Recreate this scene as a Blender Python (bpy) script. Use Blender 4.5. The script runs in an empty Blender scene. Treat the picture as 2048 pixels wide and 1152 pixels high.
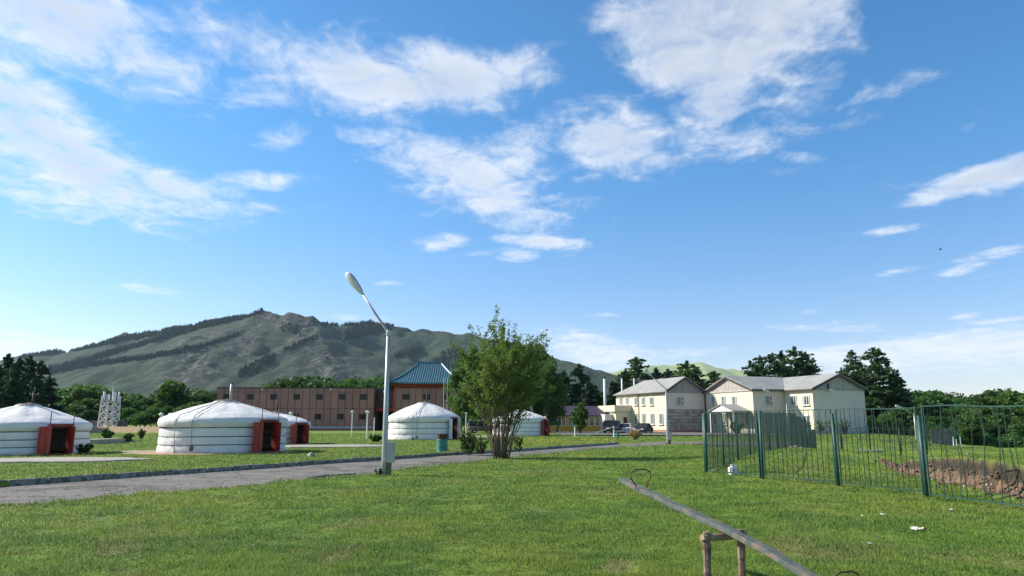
import bpy, math, random
import numpy as np
from mathutils import Vector, Matrix

R = math.radians
rng = np.random.default_rng(7)
random.seed(7)
scene = bpy.context.scene
COL = scene.collection

# ------------------------------------------------------------------ camera
FPX = 1440.0                     # focal length in pixels of a 2048 px wide frame
PITCH = math.atan(269.0 / FPX)
CAMZ = 1.6
cam_d = bpy.data.cameras.new('camera')
cam_d.sensor_width = 36.0
cam_d.lens = 36.0 * FPX / 2048.0
cam_d.clip_start = 0.1
cam_d.clip_end = 30000.0
cam = bpy.data.objects.new('camera', cam_d)
COL.objects.link(cam)
cam.location = (0, 0, CAMZ)
cam.rotation_euler = (math.pi / 2 + PITCH, 0, 0)
scene.camera = cam

def ray(px, py):
    u = (px - 1024.0) / FPX
    v = (576.0 - py) / FPX
    return np.array((u, math.cos(PITCH) - v * math.sin(PITCH), math.sin(PITCH) + v * math.cos(PITCH)))

def G(px, py, z=0.0):
    """point of the level z seen at a pixel (used once, to survey the place)"""
    d = ray(px, py)
    t = (z - CAMZ) / d[2]
    return float(d[0] * t), float(d[1] * t)

def PX(px, py, Y):
    d = ray(px, py)
    t = Y / d[1]
    return float(d[0] * t), Y, float(CAMZ + d[2] * t)

# ------------------------------------------------------------------ light
SUN_ELEV = R(35)
SUN_AZ = R(-76)                  # from +Y (view direction), negative = to the left
sdir = Vector((math.sin(SUN_AZ) * math.cos(SUN_ELEV), math.cos(SUN_AZ) * math.cos(SUN_ELEV), math.sin(SUN_ELEV)))
sun_d = bpy.data.lights.new('sun', 'SUN')
sun_d.energy = 5.0
sun_d.angle = R(0.6)
sun_d.color = (1.0, 0.93, 0.80)
sun = bpy.data.objects.new('sun', sun_d)
COL.objects.link(sun)
sun.rotation_euler = sdir.to_track_quat('Z', 'Y').to_euler()
sun.location = (-60, 20, 60)

scene.view_settings.view_transform = 'Standard'
scene.view_settings.look = 'None'
scene.view_settings.gamma = 1.0
scene.view_settings.use_curve_mapping = False
scene.view_settings.exposure = 0.70
scene.cycles.use_denoising = True
scene.cycles.max_bounces = 6
scene.cycles.volume_bounces = 0
scene.cycles.transparent_max_bounces = 8

world = bpy.data.worlds.new('World')
scene.world = world
world.use_nodes = True
wt = world.node_tree
wt.nodes.clear()

class NT:
    """tiny helper to write node trees as expressions"""
    def __init__(self, nt): self.nt = nt
    def n(self, typ, **kw):
        nd = self.nt.nodes.new(typ)
        for k, v in kw.items(): setattr(nd, k, v)
        return nd
    def setin(self, nd, i, v):
        if v is None: return
        s = nd.inputs[i]
        if hasattr(v, 'is_output'): self.nt.links.new(v, s)
        else: s.default_value = v
    def m(self, op, a, b=None, c=None, clamp=False):
        nd = self.n('ShaderNodeMath', operation=op, use_clamp=clamp)
        self.setin(nd, 0, a); self.setin(nd, 1, b); self.setin(nd, 2, c)
        return nd.outputs[0]
    def v(self, op, a, b=None):
        nd = self.n('ShaderNodeVectorMath', operation=op)
        self.setin(nd, 0, a); self.setin(nd, 1, b)
        return nd.outputs['Value'] if op in ('DOT_PRODUCT', 'LENGTH') else nd.outputs[0]
    def comb(self, x, y, z):
        nd = self.n('ShaderNodeCombineXYZ')
        self.setin(nd, 0, x); self.setin(nd, 1, y); self.setin(nd, 2, z)
        return nd.outputs[0]
    def sep(self, vec):
        nd = self.n('ShaderNodeSeparateXYZ'); self.setin(nd, 0, vec)
        return nd.outputs[0], nd.outputs[1], nd.outputs[2]
    def noise(self, vec, scale, detail=4, rough=0.5, dist=0.0, lac=2.0, out=0):
        nd = self.n('ShaderNodeTexNoise')
        self.setin(nd, 'Vector', vec); nd.inputs['Scale'].default_value = scale
        nd.inputs['Detail'].default_value = detail; nd.inputs['Roughness'].default_value = rough
        nd.inputs['Distortion'].default_value = dist; nd.inputs['Lacunarity'].default_value = lac
        return nd.outputs[out]
    def ramp(self, f, lo, hi, smooth=True, a=0.0, b=1.0):
        nd = self.n('ShaderNodeMapRange')
        nd.interpolation_type = 'SMOOTHSTEP' if smooth else 'LINEAR'
        self.setin(nd, 0, f); nd.inputs[1].default_value = lo; nd.inputs[2].default_value = hi
        nd.inputs[3].default_value = a; nd.inputs[4].default_value = b
        return nd.outputs[0]
    def mix(self, f, a, b, blend='MIX'):
        nd = self.n('ShaderNodeMix', data_type='RGBA', blend_type=blend)
        self.setin(nd, 0, f); self.setin(nd, 6, a); self.setin(nd, 7, b)
        return nd.outputs[2]

W = NT(wt)
sky = W.n('ShaderNodeTexSky', sky_type='NISHITA')
sky.sun_disc = False
sky.sun_elevation = SUN_ELEV
sky.sun_rotation = SUN_AZ
sky.altitude = 1400
sky.air_density = 1.0
sky.dust_density = 1.0
sky.ozone_density = 1.6
D = W.n('ShaderNodeTexCoord').outputs['Generated']
dx, dy, dz = W.sep(D)
az = W.m('ARCTAN2', dx, dy)
el = W.m('ARCSINE', dz)
ae = W.comb(az, el, 1.0)
# the cloud layer: a flat sheet overhead seen in perspective
zz = W.m('MAXIMUM', W.m('ADD', dz, 0.10), 0.03)
sheet = W.comb(W.m('DIVIDE', dx, zz), W.m('DIVIDE', dy, zz), 0.0)
# banks of cloud: (pixel x, y, half width, half height, clockwise turn, weight)
BANKS = [
 (110, 20, 330, 105, 12, 1.05), (250, 70, 200, 60, 25, .8), (420, 50, 90, 60, 30, .45), (30, 90, 90, 40, 20, .5),
 (40, 240, 150, 95, 35, 1.05), (150, 320, 240, 70, 24, 1.05), (300, 372, 190, 42, 6, .95), (70, 395, 150, 34, 3, .65), (510, 361, 100, 17, -5, .62), (510, 411, 45, 9, 4, .34),
 (530, 110, 110, 55, 25, .42), (700, 145, 160, 62, 14, 1.0), (880, 165, 220, 62, -2, 1.1), (1040, 142, 110, 42, -8, .85), (560, 272, 62, 27, -14, .72), (500, 200, 80, 55, -25, .42), (410, 165, 50, 30, 20, .34), (740, 215, 120, 30, 5, .5), (650, 55, 24, 15, 10, .34),
 (830, 290, 150, 28, 4, .66), (870, 330, 140, 55, 10, .85), (975, 375, 130, 55, 32, .9), (1040, 310, 70, 60, 20, .6), (1050, 420, 80, 26, 10, .66), (1130, 405, 60, 16, 4, .5),
 (1235, 285, 125, 62, 14, 1.1), (1180, 215, 110, 26, -6, .42), (1230, 240, 60, 50, 0, .6), (1190, 352, 36, 12, -8, .5),
 (1290, 45, 130, 48, 12, 1.15), (1440, 55, 250, 105, 4, 1.5), (1400, 130, 170, 70, 12, 1.3), (1600, 30, 190, 60, -24, 1.1), (1430, 190, 85, 90, 10, 1.15), (1480, 270, 150, 40, -5, .66), (1560, 190, 170, 60, -24, .5), (1740, 195, 100, 18, -10, .36), (1725, 240, 60, 10, -8, .3), (1590, 312, 40, 10, 12, .42),
 (1950, 358, 130, 24, -14, 1.1), (2040, 335, 110, 30, -14, 1.2),
 (888, 485, 52, 15, -6, .85), (1075, 483, 80, 14, 4, .9), (980, 503, 60, 6, -8, .4), (1035, 511, 40, 11, 0, .95),
 (288, 577, 66, 10, 5, 1.0), (1788, 460, 52, 10, -4, .9), (1990, 507, 66, 11, -6, .95), (1930, 536, 46, 10, -14, .9), (1800, 541, 40, 6, -6, .6),
 (1207, 631, 30, 5, 0, .6), (1680, 655, 110, 10, 2, .55), (1925, 633, 24, 8, 0, .7), (1620, 623, 20, 5, 0, .5), (1990, 642, 70, 6, -4, .5), (720, 636, 60, 7, 0, .4), (780, 567, 26, 4, 0, .4),
 (1930, 700, 380, 38, -3, 1.25), (1600, 720, 170, 20, -8, .95), (1200, 702, 110, 34, 14, 1.05), (1330, 712, 120, 9, -4, .5), (60, 690, 120, 16, -6, .8), (10, 668, 60, 8, 0, .5), (1980, 742, 140, 6, -3, .4),
]
skyc = W.n('ShaderNodeHueSaturation')
skyc.inputs['Saturation'].default_value = 1.12
skyc.inputs['Value'].default_value = 1.0
wt.links.new(sky.outputs[0], skyc.inputs['Color'])
skycol = W.mix(1.0, skyc.outputs[0], W.mix(W.ramp(el, 0.0, 0.42), (1.00, 0.88, 0.93, 1), (0.64, 1.05, 1.18, 1)), 'MULTIPLY')
STRENGTH = 0.109

def background(colour):
    bg = W.n('ShaderNodeBackground')
    bg.inputs['Strength'].default_value = STRENGTH
    wt.links.new(colour, bg.inputs['Color'])
    return bg.outputs[0]

def cloudy(banks, generic):
    """clear sky with the given banks of broken cloud in front of it"""
    def nz(vec, sc, det, ro, di):
        o = W.noise(vec, sc, det, ro, di); o.node.noise_dimensions = '2D'; return o
    n_big = nz(sheet, 2.1, 3, 0.55, 0.5)
    n_fine = nz(sheet, 8.0, 5, 0.60, 0.4)
    n_rip = nz(W.v('MULTIPLY', sheet, (1.6, 0.9, 1.0)), 26.0, 3, 0.6, 0.3)
    fld = W.m('MULTIPLY_ADD', n_fine, 0.95, W.m('MULTIPLY_ADD', n_rip, 0.26, W.m('MULTIPLY', n_big, 0.80)))
    fld = W.m('SUBTRACT', fld, 1.05)
    B = None
    for (bx, by, hw, hh, rot, wgt) in banks:
        d = ray(bx, by); d = d / np.linalg.norm(d)
        a0 = math.atan2(d[0], d[1]); e0 = math.asin(d[2])
        k = 1.0 / (FPX * (1 + (bx - 1024) ** 2 / FPX ** 2 * 0.55 + (by - 576) ** 2 / FPX ** 2 * 0.5))
        rx = hw * k * 1.12; ry = hh * k * 1.18
        c, s = math.cos(R(rot)), math.sin(R(rot))
        u = W.v('DOT_PRODUCT', ae, (c / rx, -s / rx, -(a0 * c - e0 * s) / rx))
        v = W.v('DOT_PRODUCT', ae, (s / ry, c / ry, -(a0 * s + e0 * c) / ry))
        q = W.m('MULTIPLY_ADD', v, v, W.m('MULTIPLY', u, u))
        f = W.m('MULTIPLY_ADD', W.m('MINIMUM', q, 3.0), -wgt * 0.55, wgt * 0.62)
        B = f if B is None else W.m('SMOOTH_MAX', B, f, 0.10)
    if generic:
        n_cover = nz(sheet, 0.8, 2, 0.5, 0)
        gen = W.m('MAXIMUM', W.m('MULTIPLY_ADD', n_cover, 2.6, -1.32), -0.6)
        if B is None: B = gen
        else:
            outm = W.m('MAXIMUM', W.ramp(W.m('ABSOLUTE', az), 0.66, 0.85), W.ramp(el, 0.62, 0.75))
            B = W.m('MULTIPLY_ADD', outm, W.m('SUBTRACT', gen, B), B)
    alpha = W.ramp(W.m('MULTIPLY_ADD', fld, 1.25, B), -0.16, 1.0)
    alpha = W.m('MULTIPLY', alpha, 0.96)
    alpha = W.m('MULTIPLY', alpha, W.ramp(el, -0.02, 0.02))
    thick = W.ramp(W.m('MULTIPLY_ADD', fld, 0.5, B), 0.38, 0.78)
    ccol = W.mix(thick, (5.85, 6.0, 6.2, 1), (3.9, 4.25, 4.9, 1))
    low = W.ramp(el, 0.03, 0.25)
    ccol = W.mix(low, (5.6, 5.85, 6.2, 1), ccol)
    return background(W.mix(alpha, skycol, ccol))

def split(cond, a, b):
    ms = W.n('ShaderNodeMixShader')
    wt.links.new(cond, ms.inputs[0]); wt.links.new(a, ms.inputs[1]); wt.links.new(b, ms.inputs[2])
    return ms.outputs[0]

# the banks are only evaluated in the part of the sky they can touch
E_LOW = math.asin((lambda d: d[2] / np.linalg.norm(d))(ray(1024, 450)))
def touch(lo, hi, left):
    out = []
    for b in BANKS:
        d = ray(b[0], b[1]); d = d / np.linalg.norm(d)
        e = math.asin(d[2]); a = math.atan2(d[0], d[1])
        m = 2.2 * math.hypot(b[3], b[2] * abs(math.sin(R(b[4])))) / FPX
        mx = 2.2 * math.hypot(b[2], b[3]) / FPX
        if e + m < lo or e - m > hi: continue
        if left is True and a - mx > 0: continue
        if left is False and a + mx < 0: continue
        out.append(b)
    return out
upper = split(W.m('GREATER_THAN', az, 0.0), cloudy(touch(E_LOW, 2, True), True), cloudy(touch(E_LOW, 2, False), True))
lower = split(W.m('GREATER_THAN', az, 0.0), cloudy(touch(-1, E_LOW, True), True), cloudy(touch(-1, E_LOW, False), True))
ahead = split(W.m('GREATER_THAN', el, E_LOW), lower, upper)
beyond = W.m('MAXIMUM', W.m('GREATER_THAN', W.m('ABSOLUTE', az), 0.86), W.m('GREATER_THAN', el, 0.76))
above = split(beyond, ahead, cloudy([], True))
whole = split(W.m('LESS_THAN', el, -0.02), above, background(skycol))
wo = W.n('ShaderNodeOutputWorld')
wt.links.new(whole, wo.inputs['Surface'])
world.cycles.sampling_method = 'NONE'

# ------------------------------------------------------------------ helpers
def tag(o, label=None, cat=None, group=None, kind=None):
    if label: o['label'] = label
    if cat: o['category'] = cat
    if group: o['group'] = group
    if kind: o['kind'] = kind
    return o

def link(name, me, parent=None, loc=None):
    o = bpy.data.objects.new(name, me)
    COL.objects.link(o)
    if parent is not None: o.parent = parent
    if loc is not None: o.location = loc
    return o

def empty(name, loc=(0, 0, 0), rz=0.0):
    o = bpy.data.objects.new(name, None)
    COL.objects.link(o)
    o.location = loc; o.rotation_euler = (0, 0, rz); o.empty_display_size = 0.3
    return o

def np_mesh(name, verts, faces, mat, smooth=False):
    verts = np.asarray(verts, np.float32); faces = np.asarray(faces, np.int32)
    me = bpy.data.meshes.new(name)
    nf, k = faces.shape
    me.vertices.add(len(verts)); me.vertices.foreach_set('co', verts.ravel())
    me.loops.add(nf * k); me.loops.foreach_set('vertex_index', faces.ravel())
    me.polygons.add(nf); me.polygons.foreach_set('loop_start', np.arange(0, nf * k, k, dtype=np.int32))
    if smooth: me.polygons.foreach_set('use_smooth', np.ones(nf, bool))
    me.update(calc_edges=True)
    if mat: me.materials.append(mat)
    return me

class MB:
    """collects faces of one mesh"""
    def __init__(self): self.v = []; self.f = []
    def add(self, vs, fs):
        o = len(self.v)
        self.v += [tuple(map(float, p)) for p in vs]; self.f += [tuple(i + o for i in f) for f in fs]
        return self
    def box(self, x0, y0, z0, x1, y1, z1, bev=0.0):
        if bev <= 0:
            vs = [(x0, y0, z0), (x1, y0, z0), (x1, y1, z0), (x0, y1, z0), (x0, y0, z1), (x1, y0, z1), (x1, y1, z1), (x0, y1, z1)]
            return self.add(vs, [(0, 3, 2, 1), (4, 5, 6, 7), (0, 1, 5, 4), (1, 2, 6, 5), (2, 3, 7, 6), (3, 0, 4, 7)])
        b = bev
        rings = []
        for z, i in ((z0, b), (z0 + b, 0), (z1 - b, 0), (z1, b)):
            rings.append([(x0 + i, y0 + i, z), (x1 - i, y0 + i, z), (x1 - i, y1 - i, z), (x0 + i, y1 - i, z)])
        return self.loft(rings, True, True)
    def loft(self, rings, cap0=True, cap1=True, closed=True):
        n = len(rings[0]); vs = [p for r in rings for p in r]; fs = []
        for k in range(len(rings) - 1):
            for i in range(n if closed else n - 1):
                j = (i + 1) % n
                fs.append((k * n + i, k * n + j, (k + 1) * n + j, (k + 1) * n + i))
        if cap0: fs.append(tuple(range(n - 1, -1, -1)))
        if cap1: fs.append(tuple((len(rings) - 1) * n + i for i in range(n)))
        return self.add(vs, fs)
    def tube(self, pts, rad, seg=8, cap=True):
        pts = [Vector(p) for p in pts]
        if not hasattr(rad, '__len__'): rad = [rad] * len(pts)
        rings = []; up = None
        for i, p in enumerate(pts):
            t = (pts[min(i + 1, len(pts) - 1)] - pts[max(i - 1, 0)]).normalized()
            if up is None: up = Vector((0, 0, 1)) if abs(t.z) < 0.9 else Vector((1, 0, 0))
            a = t.cross(up).normalized(); b = t.cross(a).normalized(); up = -b if False else up
            rings.append([tuple(p + (a * math.cos(2 * math.pi * k / seg) + b * math.sin(2 * math.pi * k / seg)) * rad[i]) for k in range(seg)])
        return self.loft(rings, cap, cap)
    def lathe(self, prof, seg=24, c=(0, 0), cap=True):
        rings = [[(c[0] + r * math.cos(2 * math.pi * k / seg), c[1] + r * math.sin(2 * math.pi * k / seg), z) for k in range(seg)] for r, z in prof]
        return self.loft(rings, cap, cap)
    def quad(self, a, b, c, d): return self.add([a, b, c, d], [(0, 1, 2, 3)])
    def prism(self, poly, off):
        """flat polygon (3-D points) pushed along a vector"""
        off = Vector(off); n = len(poly)
        r0 = [tuple(Vector(p)) for p in poly]; r1 = [tuple(Vector(p) + off) for p in poly]
        return self.loft([r0, r1], True, True)
    def xf(self, mtx, start=0):
        for i in range(start, len(self.v)):
            self.v[i] = tuple(mtx @ Vector(self.v[i]))
        return self
    def mesh(self, name, mat, smooth=False):
        me = bpy.data.meshes.new(name)
        me.from_pydata(self.v, [], self.f)
        if smooth: me.polygons.foreach_set('use_smooth', np.ones(len(me.polygons), bool))
        me.update()
        if mat: me.materials.append(mat)
        return me
    def build(self, name, mat, parent=None, smooth=False, loc=None):
        return link(name, self.mesh(name, mat, smooth), parent, loc)

def smoothstep(a, b, x):
    t = np.clip((np.asarray(x, float) - a) / (b - a), 0, 1)
    return t * t * (3 - 2 * t)

_perm = rng.permutation(512)
_perm = np.concatenate([_perm, _perm])
_gr = rng.normal(size=(512, 2)); _gr /= np.linalg.norm(_gr, axis=1)[:, None]
def perlin(x, y):
    x = np.asarray(x, float); y = np.asarray(y, float)
    xi = np.floor(x).astype(int); yi = np.floor(y).astype(int)
    xf = x - xi; yf = y - yi
    u = xf ** 3 * (xf * (xf * 6 - 15) + 10); v = yf ** 3 * (yf * (yf * 6 - 15) + 10)
    def g(ix, iy, fx, fy):
        h = _perm[(_perm[ix & 511] + iy) & 511]
        return _gr[h, 0] * fx + _gr[h, 1] * fy
    a = g(xi, yi, xf, yf); b = g(xi + 1, yi, xf - 1, yf)
    c = g(xi, yi + 1, xf, yf - 1); d = g(xi + 1, yi + 1, xf - 1, yf - 1)
    return (a + u * (b - a)) * (1 - v) + (c + u * (d - c)) * v
def fbm(x, y, oct=4, gain=0.5):
    s = 0; a = 1.0; f = 1.0
    for _ in range(oct):
        s = s + a * perlin(x * f + 13.7 * _, y * f - 7.1 * _); a *= gain; f *= 2.03
    return s

# ------------------------------------------------------------------ materials
def material(name):
    m = bpy.data.materials.new(name); m.use_nodes = True
    nt = m.node_tree; nt.nodes.clear(); N = NT(nt)
    out = N.n('ShaderNodeOutputMaterial'); bs = N.n('ShaderNodeBsdfPrincipled')
    nt.links.new(bs.outputs[0], out.inputs[0])
    return m, N, bs, out

def c4(c): return (c[0], c[1], c[2], 1.0)

def pm(name, c1, c2=None, scale=4.0, rough=0.7, bump=0.0, bscale=None, metal=0.0, stretch=None, c3=None, s3=1.0, k3=(0.55, 0.75), world=False, spec=0.4, rand=0.0):
    """painted / mineral / fabric surface: two tones by noise, an optional third as stains, fine relief"""
    m, N, bs, out = material(name)
    if world: P = N.n('ShaderNodeNewGeometry').outputs['Position']
    else: P = N.n('ShaderNodeTexCoord').outputs['Object']
    if stretch: P = N.v('MULTIPLY', P, stretch)
    col = c4(c1)
    if c2 is not None:
        f = N.ramp(N.noise(P, scale, 5, 0.6), 0.34, 0.66)
        col = N.mix(f, c4(c1), c4(c2))
    if c3 is not None:
        f3 = N.ramp(N.noise(P, s3, 6, 0.65, 0.4), k3[0], k3[1])
        col = N.mix(f3, col, c4(c3))
    if rand > 0:
        oi = N.n('ShaderNodeObjectInfo').outputs['Random']
        hsv = N.n('ShaderNodeHueSaturation')
        N.setin(hsv, 'Value', N.m('MULTIPLY_ADD', oi, 2 * rand, 1 - rand)); N.setin(hsv, 'Color', col)
        col = hsv.outputs[0]
    N.setin(bs, 'Base Color', col)
    bs.inputs['Roughness'].default_value = rough; bs.inputs['Metallic'].default_value = metal
    bs.inputs['Specular IOR Level'].default_value = spec
    if bump > 0:
        b = N.n('ShaderNodeBump'); b.inputs['Strength'].default_value = 0.6; b.inputs['Distance'].default_value = bump
        N.setin(b, 'Height', N.noise(P, bscale or scale * 4, 4, 0.6)); N.nt.links.new(b.outputs[0], bs.inputs['Normal'])
    return m

def leaf_material(name, c1, c2, c3, scale=0.6, trans=0.35, rand=0.15, hue=0.0, spec=.25):
    m, N, bs, out = material(name)
    P = N.n('ShaderNodeNewGeometry').outputs['Position']
    f1 = N.ramp(N.noise(P, scale, 4, 0.6), 0.36, 0.64)
    f2 = N.ramp(N.noise(P, scale * 7, 3, 0.6), 0.4, 0.75)
    col = N.mix(f2, N.mix(f1, c4(c1), c4(c2)), c4(c3))
    oi = N.n('ShaderNodeObjectInfo').outputs['Random']
    hsv = N.n('ShaderNodeHueSaturation')
    N.setin(hsv, 'Value', N.m('MULTIPLY_ADD', oi, 2 * rand, 1 - rand))
    if hue: N.setin(hsv, 'Hue', N.m('MULTIPLY_ADD', N.m('FRACT', N.m('MULTIPLY', oi, 7.3)), 2 * hue, 0.5 - hue))
    N.setin(hsv, 'Color', col); col = hsv.outputs[0]
    N.setin(bs, 'Base Color', col); bs.inputs['Roughness'].default_value = 0.6; bs.inputs['Specular IOR Level'].default_value = spec
    tr = N.n('ShaderNodeBsdfTranslucent'); N.setin(tr, 'Color', N.mix(0.5, col, N.mix(1.0, col, (1.0, 1.0, 0.45, 1), 'MULTIPLY')))
    ms = N.n('ShaderNodeMixShader'); ms.inputs[0].default_value = trans
    N.nt.links.new(bs.outputs[0], ms.inputs[1]); N.nt.links.new(tr.outputs[0], ms.inputs[2])
    N.nt.links.new(ms.outputs[0], out.inputs[0])
    return m

M = {}
def felt(name, base, foot):
    m, N, bs, out = material(name)
    P = N.n('ShaderNodeTexCoord').outputs['Object']; x, y, z = N.sep(P)
    col = N.mix(N.ramp(N.noise(P, 1.3, 5, .6), .35, .65), c4(base), c4([b * .90 for b in base]))
    st = N.ramp(N.noise(N.v('MULTIPLY', P, (1, 1, .35)), 2.6, 6, .7, .6), .56, .80)
    col = N.mix(N.m('MULTIPLY', st, .55), col, (.44, .42, .40, 1))
    if foot:
        f = N.m('MULTIPLY', N.ramp(N.m('MULTIPLY_ADD', N.noise(P, 4, 4, .6), .45, N.m('MULTIPLY', z, -1.0)), .02, .24), .6)
        col = N.mix(f, col, (.36, .30, .23, 1))
    N.setin(bs, 'Base Color', col); bs.inputs['Roughness'].default_value = .85; bs.inputs['Specular IOR Level'].default_value = .15
    b = N.n('ShaderNodeBump'); b.inputs['Strength'].default_value = .9; b.inputs['Distance'].default_value = .06
    N.setin(b, 'Height', N.noise(N.v('MULTIPLY', P, (1, 1, .55)), 3.4, 6, .62, .8)); N.nt.links.new(b.outputs[0], bs.inputs['Normal'])
    return m
M['felt'] = felt('white_felt', (.74, .73, .71), True)
M['felt_roof'] = felt('roof_felt', (.68, .67, .65), False)
M['rope'] = pm('rope', (.16, .16, .17), (.10, .10, .11), 20, .9)
M['rope_pale'] = pm('pale_rope', (.32, .31, .30), (.22, .21, .20), 20, .9)
M['red'] = pm('red_paint', (.40, .028, .016), (.30, .024, .015), 6, .5, .003, 30)
M['red_dark'] = pm('dark_red_paint', (.26, .024, .020), (.17, .018, .016), 6, .6)
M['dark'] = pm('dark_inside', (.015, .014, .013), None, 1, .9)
M['white_paint'] = pm('white_paint', (.72, .72, .70), (.62, .62, .60), 5, .6, c3=(.40, .36, .30), s3=3, k3=(.68, .85))
M['steel'] = pm('galvanised_steel', (.42, .43, .43), (.34, .35, .36), 3, .45, metal=.35, c3=(.28, .25, .21), s3=2.5, k3=(.62, .8))
M['pipe_dark'] = pm('sooty_pipe', (.06, .055, .05), (.03, .028, .026), 8, .7, metal=.2)
M['soil'] = pm('sandy_soil', (.38, .27, .155), (.29, .20, .115), 3, .95, .03, 18, world=True)
M['concrete'] = pm('concrete', (.33, .295, .245), (.27, .245, .205), 1.3, .9, .01, 14, c3=(.20, .19, .15), s3=2.4, k3=(.62, .8), world=True)
M['kerb'] = pm('kerb_concrete', (.29, .29, .26), (.22, .22, .20), 6, .9, .02, 14, c3=(.080, .098, .055), s3=6.0, k3=(.38, .66), world=True)
M['wood_old'] = pm('weathered_wood', (.30, .22, .16), (.17, .115, .08), 5, .85, .006, 26, stretch=(1, 1, .15), c3=(.10, .065, .045), s3=6, k3=(.55, .72))
M['rust'] = pm('rust', (.11, .050, .030), (.055, .028, .018), 7, .85, .004, 30)
M['green_metal'] = pm('green_painted_steel', (.016, .085, .062), (.012, .060, .046), 4, .5, c3=(.060, .040, .025), s3=5, k3=(.60, .72), rand=.12)
M['green_frame'] = pm('dark_green_frame', (.014, .062, .047), (.010, .045, .036), 5, .5, c3=(.05, .034, .022), s3=6, k3=(.58, .70), rand=.12)
M['green_bar'] = pm('green_painted_bar', (.012, .044, .034), (.010, .034, .028), 9, .55, c3=(.05, .034, .022), s3=9, k3=(.52, .66), rand=.15)
M['brown_panel'] = pm('brown_cladding', (.38, .190, .150), (.33, .165, .132), .9, .65, c3=(.43, .225, .180), s3=.5, k3=(.5, .8), stretch=(1, 1, .25), rand=.12)
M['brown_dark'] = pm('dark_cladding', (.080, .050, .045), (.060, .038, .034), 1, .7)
M['frame_brown'] = pm('brown_frame', (.05, .036, .03), None, 1, .6)
M['blue_roof'] = pm('blue_tile', (.034, .125, .160), (.028, .102, .135), .8, .4, rand=.05)
M['blue_trim'] = pm('blue_ridge', (.065, .195, .235), (.055, .165, .20), 1, .45)
M['cream'] = pm('cream_render', (.64, .585, .45), (.59, .54, .41), .5, .85, .006, 6, c3=(.46, .41, .31), s3=.7, k3=(.62, .85))
M['cream_shaded'] = pm('shaded_cream_render', (.68, .60, .49), (.62, .55, .45), .4, .85, .006, 6, c3=(.42, .40, .36), s3=.6, k3=(.64, .86))  # cream again for walls turned from the sun, their shade tone put into colour
M['slate_roof'] = pm('grey_sheet_roof', (.29, .29, .275), (.235, .235, .225), .5, .8, c3=(.17, .17, .16), s3=.6, k3=(.55, .8), stretch=(1, 1, 1))
M['purple_roof'] = pm('purple_sheet_roof', (.060, .034, .062), (.046, .026, .048), .6, .5, c3=(.085, .055, .085), s3=1.2, k3=(.5, .75))
M['boards'] = pm('grey_boards', (.42, .39, .35), (.30, .28, .25), 2.5, .85, stretch=(2, 2, .3), c3=(.14, .13, .12), s3=3, k3=(.55, .75), rand=.2)
M['tile_stone'] = pm('stone_tile', (.42, .37, .30), (.33, .29, .24), 2, .85, rand=.25)
M['mortar'] = pm('dark_mortar', (.07, .062, .052), None, 1, .9)
M['brick_red'] = pm('brick_base', (.38, .20, .14), (.30, .15, .11), 2, .9)
M['yellow_wall'] = pm('ochre_wall', (.52, .30, .055), (.44, .25, .05), 1, .8)
M['plinth'] = pm('pale_plinth', (.50, .50, .49), (.40, .40, .39), 1, .85, c3=(.26, .24, .21), s3=.8)
M['curtain'] = pm('curtain', (.45, .48, .46), (.30, .33, .32), 3, .9, stretch=(6, 6, .4))
M['pvc'] = pm('white_window_frame', (.78, .78, .76), (.70, .70, .69), 3, .5)
M['door_brown'] = pm('brown_door', (.10, .030, .022), (.075, .024, .018), 3, .6)
M['bark'] = pm('bark', (.085, .062, .045), (.05, .037, .028), 6, .9, .01, 20, stretch=(1, 1, .3))
M['bark_pale'] = pm('pale_bark', (.20, .165, .13), (.11, .085, .065), 6, .9, .01, 20, stretch=(1, 1, .3))
M['stem'] = pm('shrub_stem', (.085, .058, .045), (.15, .11, .09), 3, .85, .004, 30, stretch=(1, 1, .25))
M['stone'] = pm('stone', (.36, .33, .28), (.25, .23, .19), 8, .9, .01, 30)
M['litter'] = pm('white_plastic', (.60, .61, .62), (.50, .52, .54), 6, .4)
M['paper'] = pm('paper', (.62, .55, .48), (.52, .46, .40), 9, .8)
M['clod'] = pm('clods', (.165, .110, .070), (.075, .052, .036), 7, .95, c3=(.34, .30, .25), s3=5, k3=(.56, .62), world=True)
M['black'] = pm('black_paint', (.012, .012, .013), None, 1, .25, spec=.6)
M['car_black'] = pm('black_car_paint', (.012, .013, .016), None, 1, .15, spec=.7)
M['car_white'] = pm('white_car_paint', (.72, .74, .76), None, 1, .2, spec=.6)
M['rubber'] = pm('rubber', (.012, .012, .012), None, 1, .85)
M['alloy'] = pm('alloy_rim', (.45, .46, .47), None, 1, .35, metal=.6)
M['lamp_red'] = pm('red_lamp', (.30, .012, .010), None, 1, .3)
M['lamp_clear'] = pm('clear_lamp', (.75, .77, .78), None, 1, .15)
M['plate'] = pm('white_plate', (.70, .70, .68), None, 1, .4)
M['yellow_flower'] = pm('dandelion_yellow', (.62, .47, .02), (.55, .38, .015), 3, .7)
M['white_flower'] = pm('white_seed_head', (.55, .56, .52), (.45, .46, .42), 3, .8)
M['teal_paint'] = pm('teal_paint', (.050, .24, .215), (.040, .19, .17), 7, .55, c3=(.09, .045, .03), s3=6, k3=(.56, .66))
M['grey_fence'] = pm('grey_fence_board', (.17, .165, .155), (.11, .105, .10), 1.5, .9, stretch=(3, 3, .3), rand=.25)
M['lens'] = pm('lamp_glass', (.60, .63, .62), (.52, .55, .55), 6, .3)
M['globe'] = pm('globe_lamp', (.70, .70, .66), (.60, .60, .57), 6, .4)

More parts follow.
